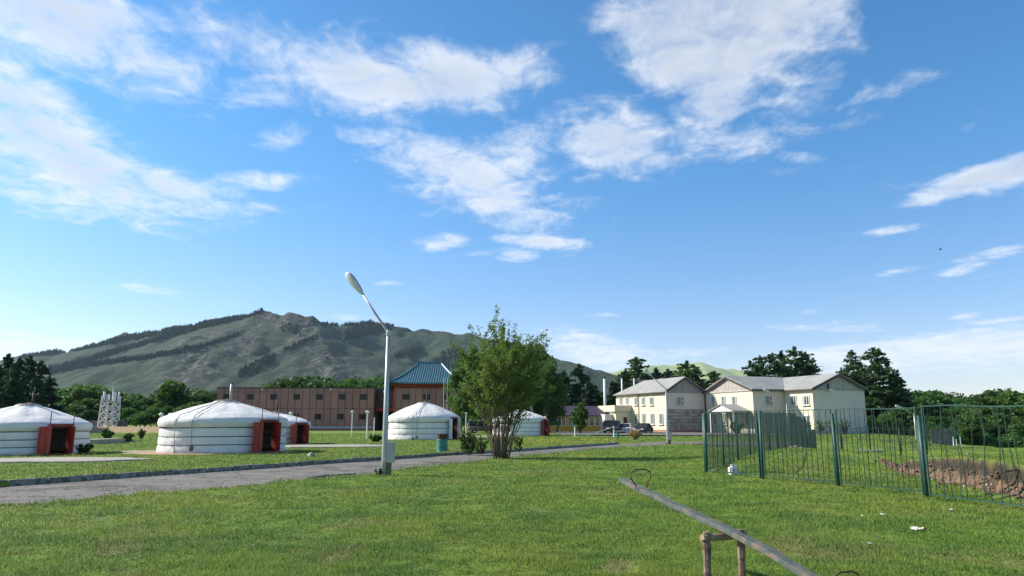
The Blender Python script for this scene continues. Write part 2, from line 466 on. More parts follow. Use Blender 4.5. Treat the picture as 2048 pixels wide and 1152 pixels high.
def glass(name, tint=(.02, .025, .028), rough=.06, spec=.7):
    m, N, bs, out = material(name)
    P = N.n('ShaderNodeNewGeometry').outputs['Position']
    N.setin(bs, 'Base Color', N.mix(N.ramp(N.noise(P, .6, 3, .6), .35, .7), c4(tint), c4([t * 2.4 for t in tint])))
    bs.inputs['Roughness'].default_value = rough; bs.inputs['Specular IOR Level'].default_value = spec
    return m
M['glass'] = glass('window_glass', (.045, .055, .058))
M['glass_dark'] = glass('dark_window_glass', (.010, .011, .012), .12, .25)

# foliage
M['leaf_shrub'] = leaf_material('shrub_leaf', (.125, .195, .042), (.095, .175, .038), (.18, .225, .054), 0.9, .5)
M['leaf_broad'] = leaf_material('broad_leaf', (.038, .096, .026), (.060, .130, .031), (.086, .158, .039), .25, .4, .30, .018)
M['leaf_light'] = leaf_material('light_leaf', (.075, .150, .030), (.105, .185, .036), (.055, .125, .028), .3, .38, .15)
M['leaf_poplar'] = leaf_material('poplar_leaf', (.070, .150, .034), (.100, .180, .040), (.050, .115, .028), .35, .45, .15)
M['leaf_conifer'] = leaf_material('conifer_needle', (.024, .062, .030), (.034, .080, .034), (.016, .044, .024), .4, .2, .22)
M['leaf_larch'] = leaf_material('larch_needle', (.050, .105, .040), (.066, .125, .044), (.034, .080, .034), .4, .3, .18)
M['leaf_bush'] = leaf_material('bush_leaf', (.060, .105, .030), (.045, .085, .026), (.085, .125, .036), 1.2, .3, .15)
M['leaf_dry'] = leaf_material('dry_blade', (.32, .25, .11), (.40, .32, .15), (.22, .17, .07), 2, .3, .1)
M['hill_tree'] = leaf_material('hillside_conifer', (.007, .022, .015), (.010, .028, .017), (.005, .016, .011), .02, .0, .2, 0.0, 0.0)

def grass_colour(N, P):
    n1 = N.ramp(N.noise(P, .16, 4, .6), .38, .62)
    n2 = N.ramp(N.noise(P, .62, 5, .66, .6), .43, .60)
    n3 = N.ramp(N.noise(P, 4.5, 4, .65), .35, .70)
    n4 = N.ramp(N.noise(P, .33, 4, .65, .8), .55, .70)
    x, y, z = N.sep(P)
    col = N.mix(n1, (.165, .270, .044, 1), (.225, .295, .050, 1))
    col = N.mix(N.m('MULTIPLY', n2, .72), col, (.080, .175, .036, 1))
    col = N.mix(N.m('MULTIPLY', n3, .45), col, (.20, .275, .050, 1))
    col = N.mix(N.m('MULTIPLY', n4, .62), col, (.25, .235, .095, 1))
    return col, x, y, z

m, N, bs, out = material('grass_blades')
P = N.n('ShaderNodeNewGeometry').outputs['Position']
col, gx, gy, gz = grass_colour(N, P)
at = N.n('ShaderNodeAttribute'); at.attribute_name = 'tone'
hsv = N.n('ShaderNodeHueSaturation'); N.setin(hsv, 'Value', N.m('MULTIPLY_ADD', at.outputs['Fac'], .75, .72)); N.setin(hsv, 'Color', col)
N.setin(bs, 'Base Color', hsv.outputs[0]); bs.inputs['Roughness'].default_value = .55; bs.inputs['Specular IOR Level'].default_value = .2
gn = N.n('ShaderNodeNewGeometry').outputs['Normal']
nrm = N.v('NORMALIZE', N.v('ADD', N.v('MULTIPLY', gn, (.40, .40, .40)), (0, 0, .85)))
N.nt.links.new(nrm, bs.inputs['Normal'])
tr = N.n('ShaderNodeBsdfTranslucent'); N.setin(tr, 'Color', hsv.outputs[0])
ms = N.n('ShaderNodeMixShader'); ms.inputs[0].default_value = .35
N.nt.links.new(bs.outputs[0], ms.inputs[1]); N.nt.links.new(tr.outputs[0], ms.inputs[2]); N.nt.links.new(ms.outputs[0], out.inputs[0])
M['grass'] = m

m, N, bs, out = material('turf')
P = N.n('ShaderNodeNewGeometry').outputs['Position']
col, gx, gy, gz = grass_colour(N, P)
fine = N.noise(P, 22, 5, .7)
col = N.mix(N.ramp(fine, .35, .62), N.mix(1.0, col, (.55, .55, .5, 1), 'MULTIPLY'), col)
at = N.n('ShaderNodeAttribute'); at.attribute_name = 'bare'
soil = N.mix(N.ramp(N.noise(P, 5, 5, .65), .35, .65), (.19, .125, .080, 1), (.085, .058, .040, 1))
stones = N.n('ShaderNodeTexVoronoi'); N.setin(stones, 'Vector', P); stones.inputs['Scale'].default_value = 9
soil = N.mix(N.ramp(stones.outputs['Distance'], .20, .12), soil, (.30, .26, .21, 1))
col = N.mix(at.outputs['Fac'], col, soil)
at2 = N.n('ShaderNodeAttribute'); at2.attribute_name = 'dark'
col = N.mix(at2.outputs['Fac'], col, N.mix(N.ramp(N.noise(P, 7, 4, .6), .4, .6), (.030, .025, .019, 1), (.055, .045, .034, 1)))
N.setin(bs, 'Base Color', col); bs.inputs['Roughness'].default_value = .95; bs.inputs['Specular IOR Level'].default_value = .1
b = N.n('ShaderNodeBump'); b.inputs['Strength'].default_value = .8; b.inputs['Distance'].default_value = .05
N.setin(b, 'Height', N.noise(P, 12, 6, .7)); N.nt.links.new(b.outputs[0], bs.inputs['Normal'])
M['turf'] = m

m, N, bs, out = material('gravel_road')
P = N.n('ShaderNodeNewGeometry').outputs['Position']
col = N.mix(N.ramp(N.noise(P, .8, 5, .6), .35, .65), (.165, .155, .14, 1), (.115, .108, .098, 1))
col = N.mix(N.ramp(N.noise(P, 20, 4, .75), .48, .66), col, (.30, .275, .245, 1))
col = N.mix(N.ramp(N.noise(P, 15, 4, .7), .60, .72), col, (.065, .062, .058, 1))
col = N.mix(N.ramp(N.noise(P, .45, 6, .7, 1.2), .50, .60), col, (.095, .088, .078, 1))
vc = N.n('ShaderNodeTexVoronoi', feature='DISTANCE_TO_EDGE'); N.setin(vc, 'Vector', N.v('ADD', P, N.noise(P, 2.5, 3, .6, 0, 2.0, 1))); vc.inputs['Scale'].default_value = .55
col = N.mix(N.ramp(vc.outputs['Distance'], .020, .006), col, (.035, .035, .030, 1))
col = N.mix(N.ramp(N.noise(P, 1.7, 5, .7, .5), .60, .70), col, (.055, .080, .030, 1))
N.setin(bs, 'Base Color', col); bs.inputs['Roughness'].default_value = .92; bs.inputs['Specular IOR Level'].default_value = .2
b = N.n('ShaderNodeBump'); b.inputs['Strength'].default_value = .9; b.inputs['Distance'].default_value = .025
N.setin(b, 'Height', N.noise(P, 24, 5, .7)); N.nt.links.new(b.outputs[0], bs.inputs['Normal'])
M['road'] = m

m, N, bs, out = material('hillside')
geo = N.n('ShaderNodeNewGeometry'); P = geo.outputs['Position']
col = N.mix(N.ramp(N.noise(P, .0045, 6, .6), .38, .62), (.042, .066, .040, 1), (.054, .062, .043, 1))  # greens kept dark: a cloud's shadow over the hill is put into the colour
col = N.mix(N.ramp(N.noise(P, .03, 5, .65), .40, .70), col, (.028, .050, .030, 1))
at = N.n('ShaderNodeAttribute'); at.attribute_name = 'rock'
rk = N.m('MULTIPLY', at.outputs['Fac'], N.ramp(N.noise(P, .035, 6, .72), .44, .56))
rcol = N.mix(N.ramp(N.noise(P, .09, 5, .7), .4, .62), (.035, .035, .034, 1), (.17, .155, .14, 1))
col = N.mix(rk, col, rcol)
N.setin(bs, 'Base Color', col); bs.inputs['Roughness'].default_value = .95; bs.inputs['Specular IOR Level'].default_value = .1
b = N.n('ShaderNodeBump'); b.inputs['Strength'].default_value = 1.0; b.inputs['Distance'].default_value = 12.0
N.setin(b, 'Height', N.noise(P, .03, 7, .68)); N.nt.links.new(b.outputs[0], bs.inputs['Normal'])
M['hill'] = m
M['far_hill'] = pm('far_hillside', (.30, .36, .13), (.26, .31, .11), .004, .95, c3=(.18, .22, .09), s3=.006, k3=(.55, .7), world=True)

# ------------------------------------------------------------------ ground
KERB_PX = [(-200, 990), (0, 973), (166, 961), (340, 949), (491, 939), (640, 928), (769, 920), (875, 912), (972, 906.5), (1060, 901), (1150, 894.5), (1240, 888)]
NEAR_PX = [(-200, 1030), (0, 1011), (267, 992), (420, 979), (660, 952), (756, 946), (826, 936), (933, 923), (992, 917), (1066, 909.5), (1240, 894)]
KERB = np.array([G(*p) for p in KERB_PX]); NEAR = np.array([G(*p) for p in NEAR_PX])
def extend(a):
    d = (a[1] - a[0]) / np.linalg.norm(a[1] - a[0])
    return np.vstack([a[0] - d * 25, a])
KERB = extend(KERB); NEAR = extend(NEAR)
KERB_X, KERB_Y = KERB[:, 0], KERB[:, 1]
NEAR2 = np.vstack([NEAR, [(13, 56.0), (20, 56.5), (24, 57)]])
FAR2 = np.vstack([KERB, [(12, 62), (20, 63), (24, 63)]])
def yk(x): return np.interp(x, KERB_X, KERB_Y)
def yn(x): return np.interp(x, NEAR2[:, 0], NEAR2[:, 1])
def yf(x): return np.interp(x, FAR2[:, 0], FAR2[:, 1])

SC = np.array([G(*p) for p in [(1765, 936), (1800, 948), (1850, 958), (1900, 974), (1960, 988), (2048, 1003)]])
SC = np.vstack([[SC[0, 0] + .6, SC[0, 1] + 1.6], SC, [SC[-1, 0] + .1, 11.0], [SC[-1, 0] + .4, 2.0]])[::-1]
SCT = np.interp(SC[:, 1], [2, 11, 14.6, 17.7, 20.4, 22.4, 25.6, 27.5], [.68, .68, .66, .76, .74, .60, .36, .05])
def scarp(x, y):
    xb = np.interp(y, SC[:, 1], SC[:, 0]); T = np.interp(y, SC[:, 1], SCT)
    wob = .22 * fbm(x * .5 + 3, y * .9, 3) + .10 * fbm(x * 2.3, y * 2.6, 3)
    return (x - xb) * .93 + wob, T

def ground_h(x, y, parts=False):
    x = np.asarray(x, float); y = np.asarray(y, float)
    h = .035 * fbm(x * .22, y * .22, 4) + .02 * fbm(x * 1.1 + 9, y * 1.1, 2)
    h = h * smoothstep(3, 7, y) * (1 - smoothstep(90, 200, y))
    # far lawn behind the kerb
    lawn = .12 * (y > yk(x) + .003) * (1 - smoothstep(5, 12, x))
    # bed of the road
    sl = .5
    bed = smoothstep(-.30, .30, (y - yn(x)) * sl + .45 * fbm(x * .9, y * .9, 3)) * (1 - smoothstep(-.02, .02, (y - yk(x)) * sl) * (1 - smoothstep(6, 9, x)) )
    bed = bed * (1 - smoothstep(-.3, .3, (y - yf(x)) * 1.0)) * (1 - smoothstep(22, 25, x))
    h = np.where(y > yk(x), h * .5, h) + lawn
    h = h * (1 - bed) - .07 * bed
    # mound and eroded bank behind the green fence
    mound = .52 * np.exp(-(((x - 14.2) / 5.5) ** 2 + ((y - 30.0) / 6.0) ** 2)) + .25 * np.exp(-(((x - 13.5) / 4) ** 2 + ((y - 41) / 5) ** 2))
    s, T = scarp(x, y)
    prof = .12 * smoothstep(-.35, 0, s) + .50 * smoothstep(0, .36, s) + .38 * smoothstep(.30, .40, s)
    plate = T * prof * (1 - smoothstep(2.2, 9.0, s)) * (1 - smoothstep(24.5, 27.5, y))
    rough = smoothstep(.02, .15, s) * (1 - smoothstep(.30, .42, s)) * smoothstep(27.5, 25.5, y)
    plate = plate + rough * T * .30 * fbm(x * 3.5, y * 3.5, 4)
    h = h + np.maximum(mound, plate)
    # land falls away to the right, towards the wood
    lx, ly = 46 / 94.0, 82 / 94.0
    off = (x - 10) * ly - (y - 30) * lx
    drop = smoothstep(0, 13, off) * smoothstep(17, 40, y)
    h = h - 1.0 * drop - 1.3 * smoothstep(8, 40, off) * smoothstep(35, 90, y)
    h = h + drop * .38 * fbm(x * .13 + 4, y * .13, 3)
    h = h - 1.1 * np.exp(-(((x - 24) / 6.0) ** 2 + ((y - 53) / 6.0) ** 2))
    if parts:
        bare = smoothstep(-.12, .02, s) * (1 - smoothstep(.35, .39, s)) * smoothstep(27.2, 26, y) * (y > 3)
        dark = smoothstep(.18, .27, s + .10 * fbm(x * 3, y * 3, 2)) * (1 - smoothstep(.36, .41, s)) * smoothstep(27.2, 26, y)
        # bare patches of soil on the lawns and on the mound
        for (px, py, rr, k) in [(1235, 1134, .30, .8), (1890, 1033, .75, .35), (1590, 907, .5, .8), (1640, 921, .35, .7), (1632, 938, .3, .8), (1566, 932, .2, .6), (1620, 960, .5, .6), (150, 1040, .9, .25), (60, 1060, .8, .25), (1640, 1060, .8, .3), (230, 874, .5, .5)]:
            gx, gy = G(px, py)
            dd = np.hypot(x - gx, (y - gy) * .6) / rr + .5 * fbm(x * 2, y * 2, 3)
            bare = np.maximum(bare, k * (1 - smoothstep(.5, 1.1, dd)))
        return h, bare, dark
    return h
def gh(x, y): return float(ground_h(np.array([x]), np.array([y]))[0])

geo = lambda a, b, n: list(np.geomspace(a, b, n))
xs = np.array([-v for v in geo(62, 7000, 18)][::-1] + list(np.arange(-60, -24, 2.0)) + list(np.arange(-24, 9, .4)) + list(np.arange(9, 15.4, .06)) + list(np.arange(15.4, 20, .2)) + list(np.arange(20, 62, .8)) + geo(64, 7000, 20))
ts = np.array(list(np.arange(-75, -48, .8)) + list(np.arange(-48, -26, .13)) + list(np.arange(-26, -1, .35)) + [-.7, -.4, -.2, -.08, 0.0, .006, .1, .3, .6] + list(np.arange(1, 40, .7)) + geo(41, 9000, 40))
XX, TT = np.meshgrid(xs, ts)
YY = np.where(True, yk(np.clip(XX, -20, 8.2)) + TT, 0)
HH, BARE, DARK = ground_h(XX, YY, True)
nx = len(xs); ny = len(ts)
idx = np.arange(nx * ny).reshape(ny, nx)
faces = np.stack([idx[:-1, :-1], idx[:-1, 1:], idx[1:, 1:], idx[1:, :-1]], -1).reshape(-1, 4)
gme = np_mesh('ground', np.stack([XX, YY, HH], -1).reshape(-1, 3), faces, M['turf'], True)
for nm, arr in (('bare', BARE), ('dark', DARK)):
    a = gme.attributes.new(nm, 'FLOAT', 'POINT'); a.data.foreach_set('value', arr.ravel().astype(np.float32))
ground = tag(link('ground', gme), 'green mown grassland reaching to the foot of the hills', 'ground', kind='structure')

# road: a sheet just over its bed, with a ragged edge where the turf creeps over it
def resample(a, n):
    d = np.concatenate([[0], np.cumsum(np.linalg.norm(np.diff(a, axis=0), axis=1))])
    t = np.linspace(0, d[-1], n)
    return np.stack([np.interp(t, d, a[:, 0]), np.interp(t, d, a[:, 1])], -1)
ra = resample(NEAR2, 220) - np.array([0, .7]); rb = resample(FAR2, 220)
V = []; F = []
K = 14
for i in range(220):
    for k in range(K):
        p = ra[i] + (rb[i] - ra[i]) * k / (K - 1)
        V.append((p[0], p[1], .018 * math.sin(math.pi * k / (K - 1)) + .012 * float(perlin(p[0] * .9, p[1] * .9)) - .01 + (min(0.0, gh(p[0], p[1]) + .07) if p[0] > 9 else 0.0)))
for i in range(219):
    for k in range(K - 1):
        F.append((i * K + k, (i + 1) * K + k, (i + 1) * K + k + 1, i * K + k + 1))
road = link('road', np_mesh('road', V, F, M['road'], True))
tag(road, 'worn grey gravel road curving past the white tents', 'road', kind='structure')

# yard of packed gravel in front of the cream buildings
yard_me = []
V = [(6, 88, 0), (38, 88, 0), (40, 100, 0), (33, 122, 0), (5, 122, 0)]
mb = MB(); mb.add([(x, y, .13 * (1 - float(smoothstep(5, 12, x))) + .03 + .02) for x, y, z in V], [(0, 1, 2, 3, 4)])
tag(mb.build('yard', M['road']), 'packed gravel yard where the cars are parked', 'yard', kind='structure')

# kerb of separate stones
kerb = empty('kerb', (0, 0, 0))
tag(kerb, 'low concrete kerb along the far side of the road', 'kerb', kind='structure')
kc = resample(KERB, 4000); kd = np.concatenate([[0], np.cumsum(np.linalg.norm(np.diff(kc, axis=0), axis=1))])
ks = MB().box(-.485, -.075, -.20, .485, .075, .15, .018).mesh('kerb_stone', M['kerb'])
s = 12.0; nstone = 0
while s < kd[-1] - .2:
    i = int(np.searchsorted(kd, s)); j = min(i + 25, len(kc) - 1)
    d = kc[j] - kc[i - 20]; ang = math.atan2(d[1], d[0])
    o = link('kerb_stone', ks, kerb, (kc[i][0] - .075 * -math.sin(ang) * -1, kc[i][1], -.005 + random.uniform(-.018, .014)))
    o.rotation_euler = (random.uniform(-.05, .03), random.uniform(-.014, .014), ang + random.uniform(-.012, .012))
    s += 1.0; nstone += 1
# the flush edging stones between lawn and road
edge = empty('road_edging', (0, 0, 0))
tag(edge, 'thin broken concrete edging between the near lawn and the road', 'edging', kind='structure')
nc = resample(NEAR, 4000); nd = np.concatenate([[0], np.cumsum(np.linalg.norm(np.diff(nc, axis=0), axis=1))])
es = MB().box(-.48, -.045, -.15, .48, .045, .045, .01).mesh('edging_stone', M['kerb'])
s = 22.0
while s < 48:
    i = int(np.searchsorted(nd, s)); d = nc[min(i + 25, 3999)] - nc[i - 20]; ang = math.atan2(d[1], d[0])
    if random.random() < .4:
        o = link('edging_stone', es, edge, (nc[i][0], nc[i][1] + .05, random.uniform(-.01, .02)))
        o.rotation_euler = (random.uniform(-.08, .08), random.uniform(-.02, .02), ang + random.uniform(-.03, .03))
    s += 1.02

def blob_pad(name, label, cx, cy, rx, ry, rot, z, mat, cat='slab', wob=.16, thick=.06, kind='structure'):
    n = 40; ring = []
    for k in range(n):
        t = 2 * math.pi * k / n
        w = 1 + wob * float(perlin(cx + 2 * math.cos(t), cy + 2 * math.sin(t))) * 2
        x, y = rx * math.cos(t) * w, ry * math.sin(t) * w
        ring.append((cx + x * math.cos(rot) - y * math.sin(rot), cy + x * math.sin(rot) + y * math.cos(rot)))
    mb = MB(); r = []
    for sc, dz in ((1.0, -.2), (1.0, thick - .02), (.985, thick), (.4, thick + .012)):
        r.append([(cx + (x - cx) * sc, cy + (y - cy) * sc, z + dz) for x, y in ring])
    mb.loft(r, False, True)
    return tag(mb.build(name, mat), label, cat, kind=kind)
LZ = .12
def pad_px(px, py): return G(px, py, LZ)
x, y = pad_px(90, 924); blob_pad('concrete_slab', 'rounded concrete slab before the tent at the picture edge', x - .6, y + .9, 3.9, 1.75, R(12), LZ, M['concrete'])
x, y = pad_px(290, 905); blob_pad('concrete_slab', 'thin pale slab on the grass between the two nearest tents', x, y + .3, 1.5, .8, 0, LZ, M['concrete'])
x, y = pad_px(668, 893); blob_pad('concrete_slab', 'wide pale slab before the smaller tent with red doors', x, y, 3.6, 2.3, R(5), LZ, M['concrete'])
x, y = pad_px(958, 874); blob_pad('concrete_slab', 'pale slab between the two farthest tents', x, y, 3.4, 2.6, 0, LZ, M['concrete'])
x, y = pad_px(430, 908); blob_pad('soil_bank', 'strip of bare sandy soil round the foot of the nearest tent', x - 1.0, y + 2.2, 3.75, 3.3, R(6), LZ - .01, M['soil'], 'soil', .12, .05)

# ------------------------------------------------------------------ hills
def pl(*pts): return [np.array(PX(*p)) for p in pts]
RIDGES = [
 pl((-500, 770, 2500), (-250, 740, 2450), (0, 716, 2400), (60, 709, 2350), (150, 694, 2300), (250, 673, 2250), (350, 655, 2200), (430, 641, 2150), (525, 619, 2080), (560, 626, 2060), (600, 632, 2050), (625, 641, 2060), (650, 649, 2120), (700, 647, 2250), (750, 642, 2350), (785, 649, 2380), (830, 656, 2400), (880, 659, 2400), (930, 663, 2380), (1000, 680, 2300), (1060, 694, 2250), (1110, 711, 2200), (1160, 722, 2150), (1200, 738, 2100), (1235, 752, 2050), (1280, 785, 2000), (1330, 830, 1950)),
 pl((622, 642, 2050), (632, 668, 1950), (645, 700, 1820), (655, 730, 1700), (668, 762, 1560), (690, 810, 1350)),
 pl((430, 642, 2150), (410, 678, 1980), (398, 702, 1860), (390, 730, 1740), (382, 765, 1580), (360, 815, 1330)),
 pl((575, 632, 2050), (545, 668, 1920), (505, 705, 1800), (470, 740, 1660), (430, 790, 1450)),
 pl((785, 650, 2380), (800, 690, 2180), (822, 730, 1980), (850, 780, 1700)),
 pl((890, 660, 2400), (905, 700, 2200), (935, 745, 1960), (960, 800, 1650)),
 pl((250, 673, 2250), (215, 712, 2060), (165, 748, 1850), (110, 790, 1600)),
 pl((690, 650, 2240), (712, 690, 2050), (735, 730, 1850), (765, 785, 1560)),
 pl((340, 657, 2200), (312, 690, 2040), (285, 730, 1860), (250, 785, 1560)),
 pl((1040, 692, 2260), (1050, 730, 2050), (1070, 790, 1700)),
 pl((90, 704, 2330), (50, 740, 2120), (-20, 785, 1800)),
]
ROCKY = [pl((545, 640, 2030), (580, 650, 2020), (622, 650, 2020), (634, 690, 1900)), pl((650, 700, 1800), (668, 745, 1640)), pl((398, 702, 1850), (384, 760, 1600)), pl((470, 690, 1850), (500, 720, 1760))]
def seg_dist(P2, a, b):
    ab = b[:2] - a[:2]; L2 = float(ab @ ab) + 1e-9
    t = np.clip(((P2[..., 0] - a[0]) * ab[0] + (P2[..., 1] - a[1]) * ab[1]) / L2, 0, 1)
    d = np.hypot(P2[..., 0] - a[0] - t * ab[0], P2[..., 1] - a[1] - t * ab[1])
    return d, a[2] + t * (b[2] - a[2])
hx = np.linspace(-3600, 1500, 560); hy = np.linspace(850, 3400, 290)
HX, HY = np.meshgrid(hx, hy); P2 = np.stack([HX, HY], -1)
acc = np.zeros_like(HX); KS = 14.0
for r in RIDGES:
    best = np.full_like(HX, -1e4)
    for a, b in zip(r[:-1], r[1:]):
        d, z = seg_dist(P2, a, b)
        best = np.maximum(best, z - .52 * d / (1 + d / 4200.0))
    acc += np.exp(np.clip(best / KS, -60, 60))
HZ = KS * np.log(acc + 1e-30)
rock = np.zeros_like(HX)
for r in ROCKY:
    for a, b in zip(r[:-1], r[1:]):
        d, z = seg_dist(P2, a, b); rock = np.maximum(rock, np.exp(-(d / 75.0) ** 2))
up = smoothstep(0, 120, HZ)
gul = np.abs(fbm(HX / 210.0, HY / 330.0, 4))
HZ = HZ + up * (-34 * (0.35 - gul) + 9 * fbm(HX / 120.0, HY / 120.0, 4)) * smoothstep(0, 60, HZ)
HZ = HZ + rock * 22 * np.abs(fbm(HX / 55.0, HY / 55.0, 4))
rock = np.maximum(rock, .14 * smoothstep(.25, .5, fbm(HX / 160.0 + 5, HY / 160.0, 3)) * up)
HZ = np.maximum(HZ, -6)
idx = np.arange(HX.size).reshape(HX.shape)
hf = np.stack([idx[:-1, :-1], idx[:-1, 1:], idx[1:, 1:], idx[1:, :-1]], -1).reshape(-1, 4)
keep = HZ.ravel()[hf].max(1) > -5.5
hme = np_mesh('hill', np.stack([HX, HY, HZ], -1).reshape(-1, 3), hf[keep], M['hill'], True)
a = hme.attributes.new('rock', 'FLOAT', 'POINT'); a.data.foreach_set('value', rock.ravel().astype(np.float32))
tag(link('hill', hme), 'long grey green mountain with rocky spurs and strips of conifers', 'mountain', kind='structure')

def hill_z(x, y):
    fx = np.clip((x - hx[0]) / (hx[1] - hx[0]), 0, len(hx) - 1.001); fy = np.clip((y - hy[0]) / (hy[1] - hy[0]), 0, len(hy) - 1.001)
    ix = fx.astype(int); iy = fy.astype(int); fx = fx - ix; fy = fy - iy
    return (HZ[iy, ix] * (1 - fx) + HZ[iy, ix + 1] * fx) * (1 - fy) + (HZ[iy + 1, ix] * (1 - fx) + HZ[iy + 1, ix + 1] * fx) * fy
def on_hill(px, py):
    """where the sight lines through the pixels meet the hill"""
    px = np.asarray(px, float); py = np.asarray(py, float)
    u = (px - 1024) / FPX; v = (576 - py) / FPX
    dyy = math.cos(PITCH) - v * math.sin(PITCH); dzz = math.sin(PITCH) + v * math.cos(PITCH)
    hit = np.full(px.shape, np.nan)
    for Y in np.arange(900, 3000, 8.0):
        t = Y / dyy
        m = np.isnan(hit) & (CAMZ + dzz * t <= hill_z(u * t, np.full_like(px, Y)))
        hit[m] = Y
    t = hit / dyy
    ok = ~np.isnan(hit)
    X = (u * t)[ok]; Y = hit[ok]
    return X, Y, hill_z(X, Y)
def band(pts, w, n, jit=1.0):
    pts = np.array(pts, float); d = np.concatenate([[0], np.cumsum(np.hypot(*np.diff(pts, axis=0).T))])
    t = rng.uniform(0, d[-1], n)
    ww = w if np.isscalar(w) else np.interp(t, d, w)
    return np.interp(t, d, pts[:, 0]) + rng.normal(0, 1.5, n), np.interp(t, d, pts[:, 1]) + rng.uniform(-.5, .5, n) * ww
bands = [
 band([(40, 716), (150, 700), (250, 679), (350, 662), (430, 648), (525, 625)], [5, 8, 10, 12, 12, 7], 2200),
 band([(95, 745), (160, 727), (237, 703), (330, 676), (420, 650), (470, 638)], [14, 11, 9, 9, 7, 4], 1900),
 band([(95, 748), (180, 730), (270, 720), (355, 707), (406, 696)], [10, 9, 7, 7, 6], 1000),
 band([(406, 696), (480, 670)], [6, 3], 160),
 band([(478, 750), (510, 738), (550, 716)], [10, 28, 14], 260),
 band([(570, 702), (600, 690), (636, 676)], [8, 8, 6], 120),
 band([(690, 672), (730, 662), (780, 654)], [20, 28, 14], 620),
 band([(645, 651), (700, 650), (750, 646), (790, 652)], [4, 5, 8, 5], 420),
 band([(790, 714), (820, 708), (845, 702)], [14, 14, 8], 160),
 band([(868, 735), (895, 725), (920, 715)], [30, 50, 40], 420),
 band([(930, 730), (1000, 760), (1080, 780)], [50, 60, 50], 420),
 band([(560, 655), (600, 665)], [20, 20], 50),
]
bx = np.concatenate([b[0] for b in bands]); by = np.concatenate([b[1] for b in bands])
TX, TY, TZ = on_hill(bx, by)
nt_ = len(TX)
hgt = rng.uniform(5, 11.5, nt_); rad = hgt * rng.uniform(.17, .26, nt_)
ang = rng.uniform(0, 6.28, nt_)
V = np.zeros((nt_, 11, 3)); 
for k in range(5):
    a_ = ang + k * 2 * math.pi / 5
    V[:, k, 0] = TX + rad * np.cos(a_); V[:, k, 1] = TY + rad * np.sin(a_); V[:, k, 2] = TZ + hgt * .08
    V[:, 5 + k, 0] = TX + rad * .55 * np.cos(a_ + .6); V[:, 5 + k, 1] = TY + rad * .55 * np.sin(a_ + .6); V[:, 5 + k, 2] = TZ + hgt * .5
V[:, 10, 0] = TX; V[:, 10, 1] = TY; V[:, 10, 2] = TZ + hgt
base = (np.arange(nt_) * 11)[:, None, None]
fl = []
for k in range(5):
    j = (k + 1) % 5
    fl += [(k, j, 5 + k), (j, 5 + j, 5 + k), (5 + k, 5 + j, 10)]
F = (base + np.array(fl)[None]).reshape(-1, 3)
tag(link('hillside_forest', np_mesh('hillside_forest', V.reshape(-1, 3), F, M['hill_tree'])), 'dark strips of conifer forest on the mountain side', 'forest', kind='stuff')

# pale far hill
FR = pl((1120, 770, 5600), (1225, 742, 5600), (1290, 729, 5700), (1340, 729, 5800), (1397, 721, 5800), (1430, 733, 5800), (1480, 739, 5700), (1530, 755, 5600), (1600, 775, 5500), (1700, 800, 5400))
fx_ = np.linspace(0, 3600, 120); fy_ = np.linspace(4300, 7200, 60)
FX, FY = np.meshgrid(fx_, fy_); P2 = np.stack([FX, FY], -1); FZ = np.full_like(FX, -50.0)
SP = [FR, [FR[4], np.array([FR[4][0] - 80, 4900, 160])], [FR[2], np.array([FR[2][0] - 60, 4800, 120])], [FR[6], np.array([FR[6][0], 4900, 120])]]
for r in SP:
    for a, b in zip(r[:-1], r[1:]):
        d, z = seg_dist(P2, a, b); FZ = np.maximum(FZ, z - .42 * d)
FZ = np.maximum(FZ + 14 * fbm(FX / 300.0, FY / 300.0, 4) * smoothstep(0, 80, FZ), -8)
idx = np.arange(FX.size).reshape(FX.shape)
ff = np.stack([idx[:-1, :-1], idx[:-1, 1:], idx[1:, 1:], idx[1:, :-1]], -1).reshape(-1, 4)
tag(link('far_hill', np_mesh('far_hill', np.stack([FX, FY, FZ], -1).reshape(-1, 3), ff, M['far_hill'], True)), 'pale sunlit green hill far behind the cream building', 'hill', kind='structure')

# the air between: an even, thin haze
hz = MB().box(-5000, -300, -9, 4200, 7400, 470).build('haze', None)
m = bpy.data.materials.new('haze'); m.use_nodes = True; m.node_tree.nodes.clear()
vo = m.node_tree.nodes.new('ShaderNodeVolumePrincipled'); vo.inputs['Density'].default_value = 0.000036
vo.inputs['Color'].default_value = (.62, .82, 1.0, 1); vo.inputs['Anisotropy'].default_value = 0.2
mo = m.node_tree.nodes.new('ShaderNodeOutputMaterial'); m.node_tree.links.new(vo.outputs[0], mo.inputs['Volume'])
hz.data.materials.append(m)
tag(hz, 'thin blue summer haze in the air over the valley', 'haze', kind='stuff')

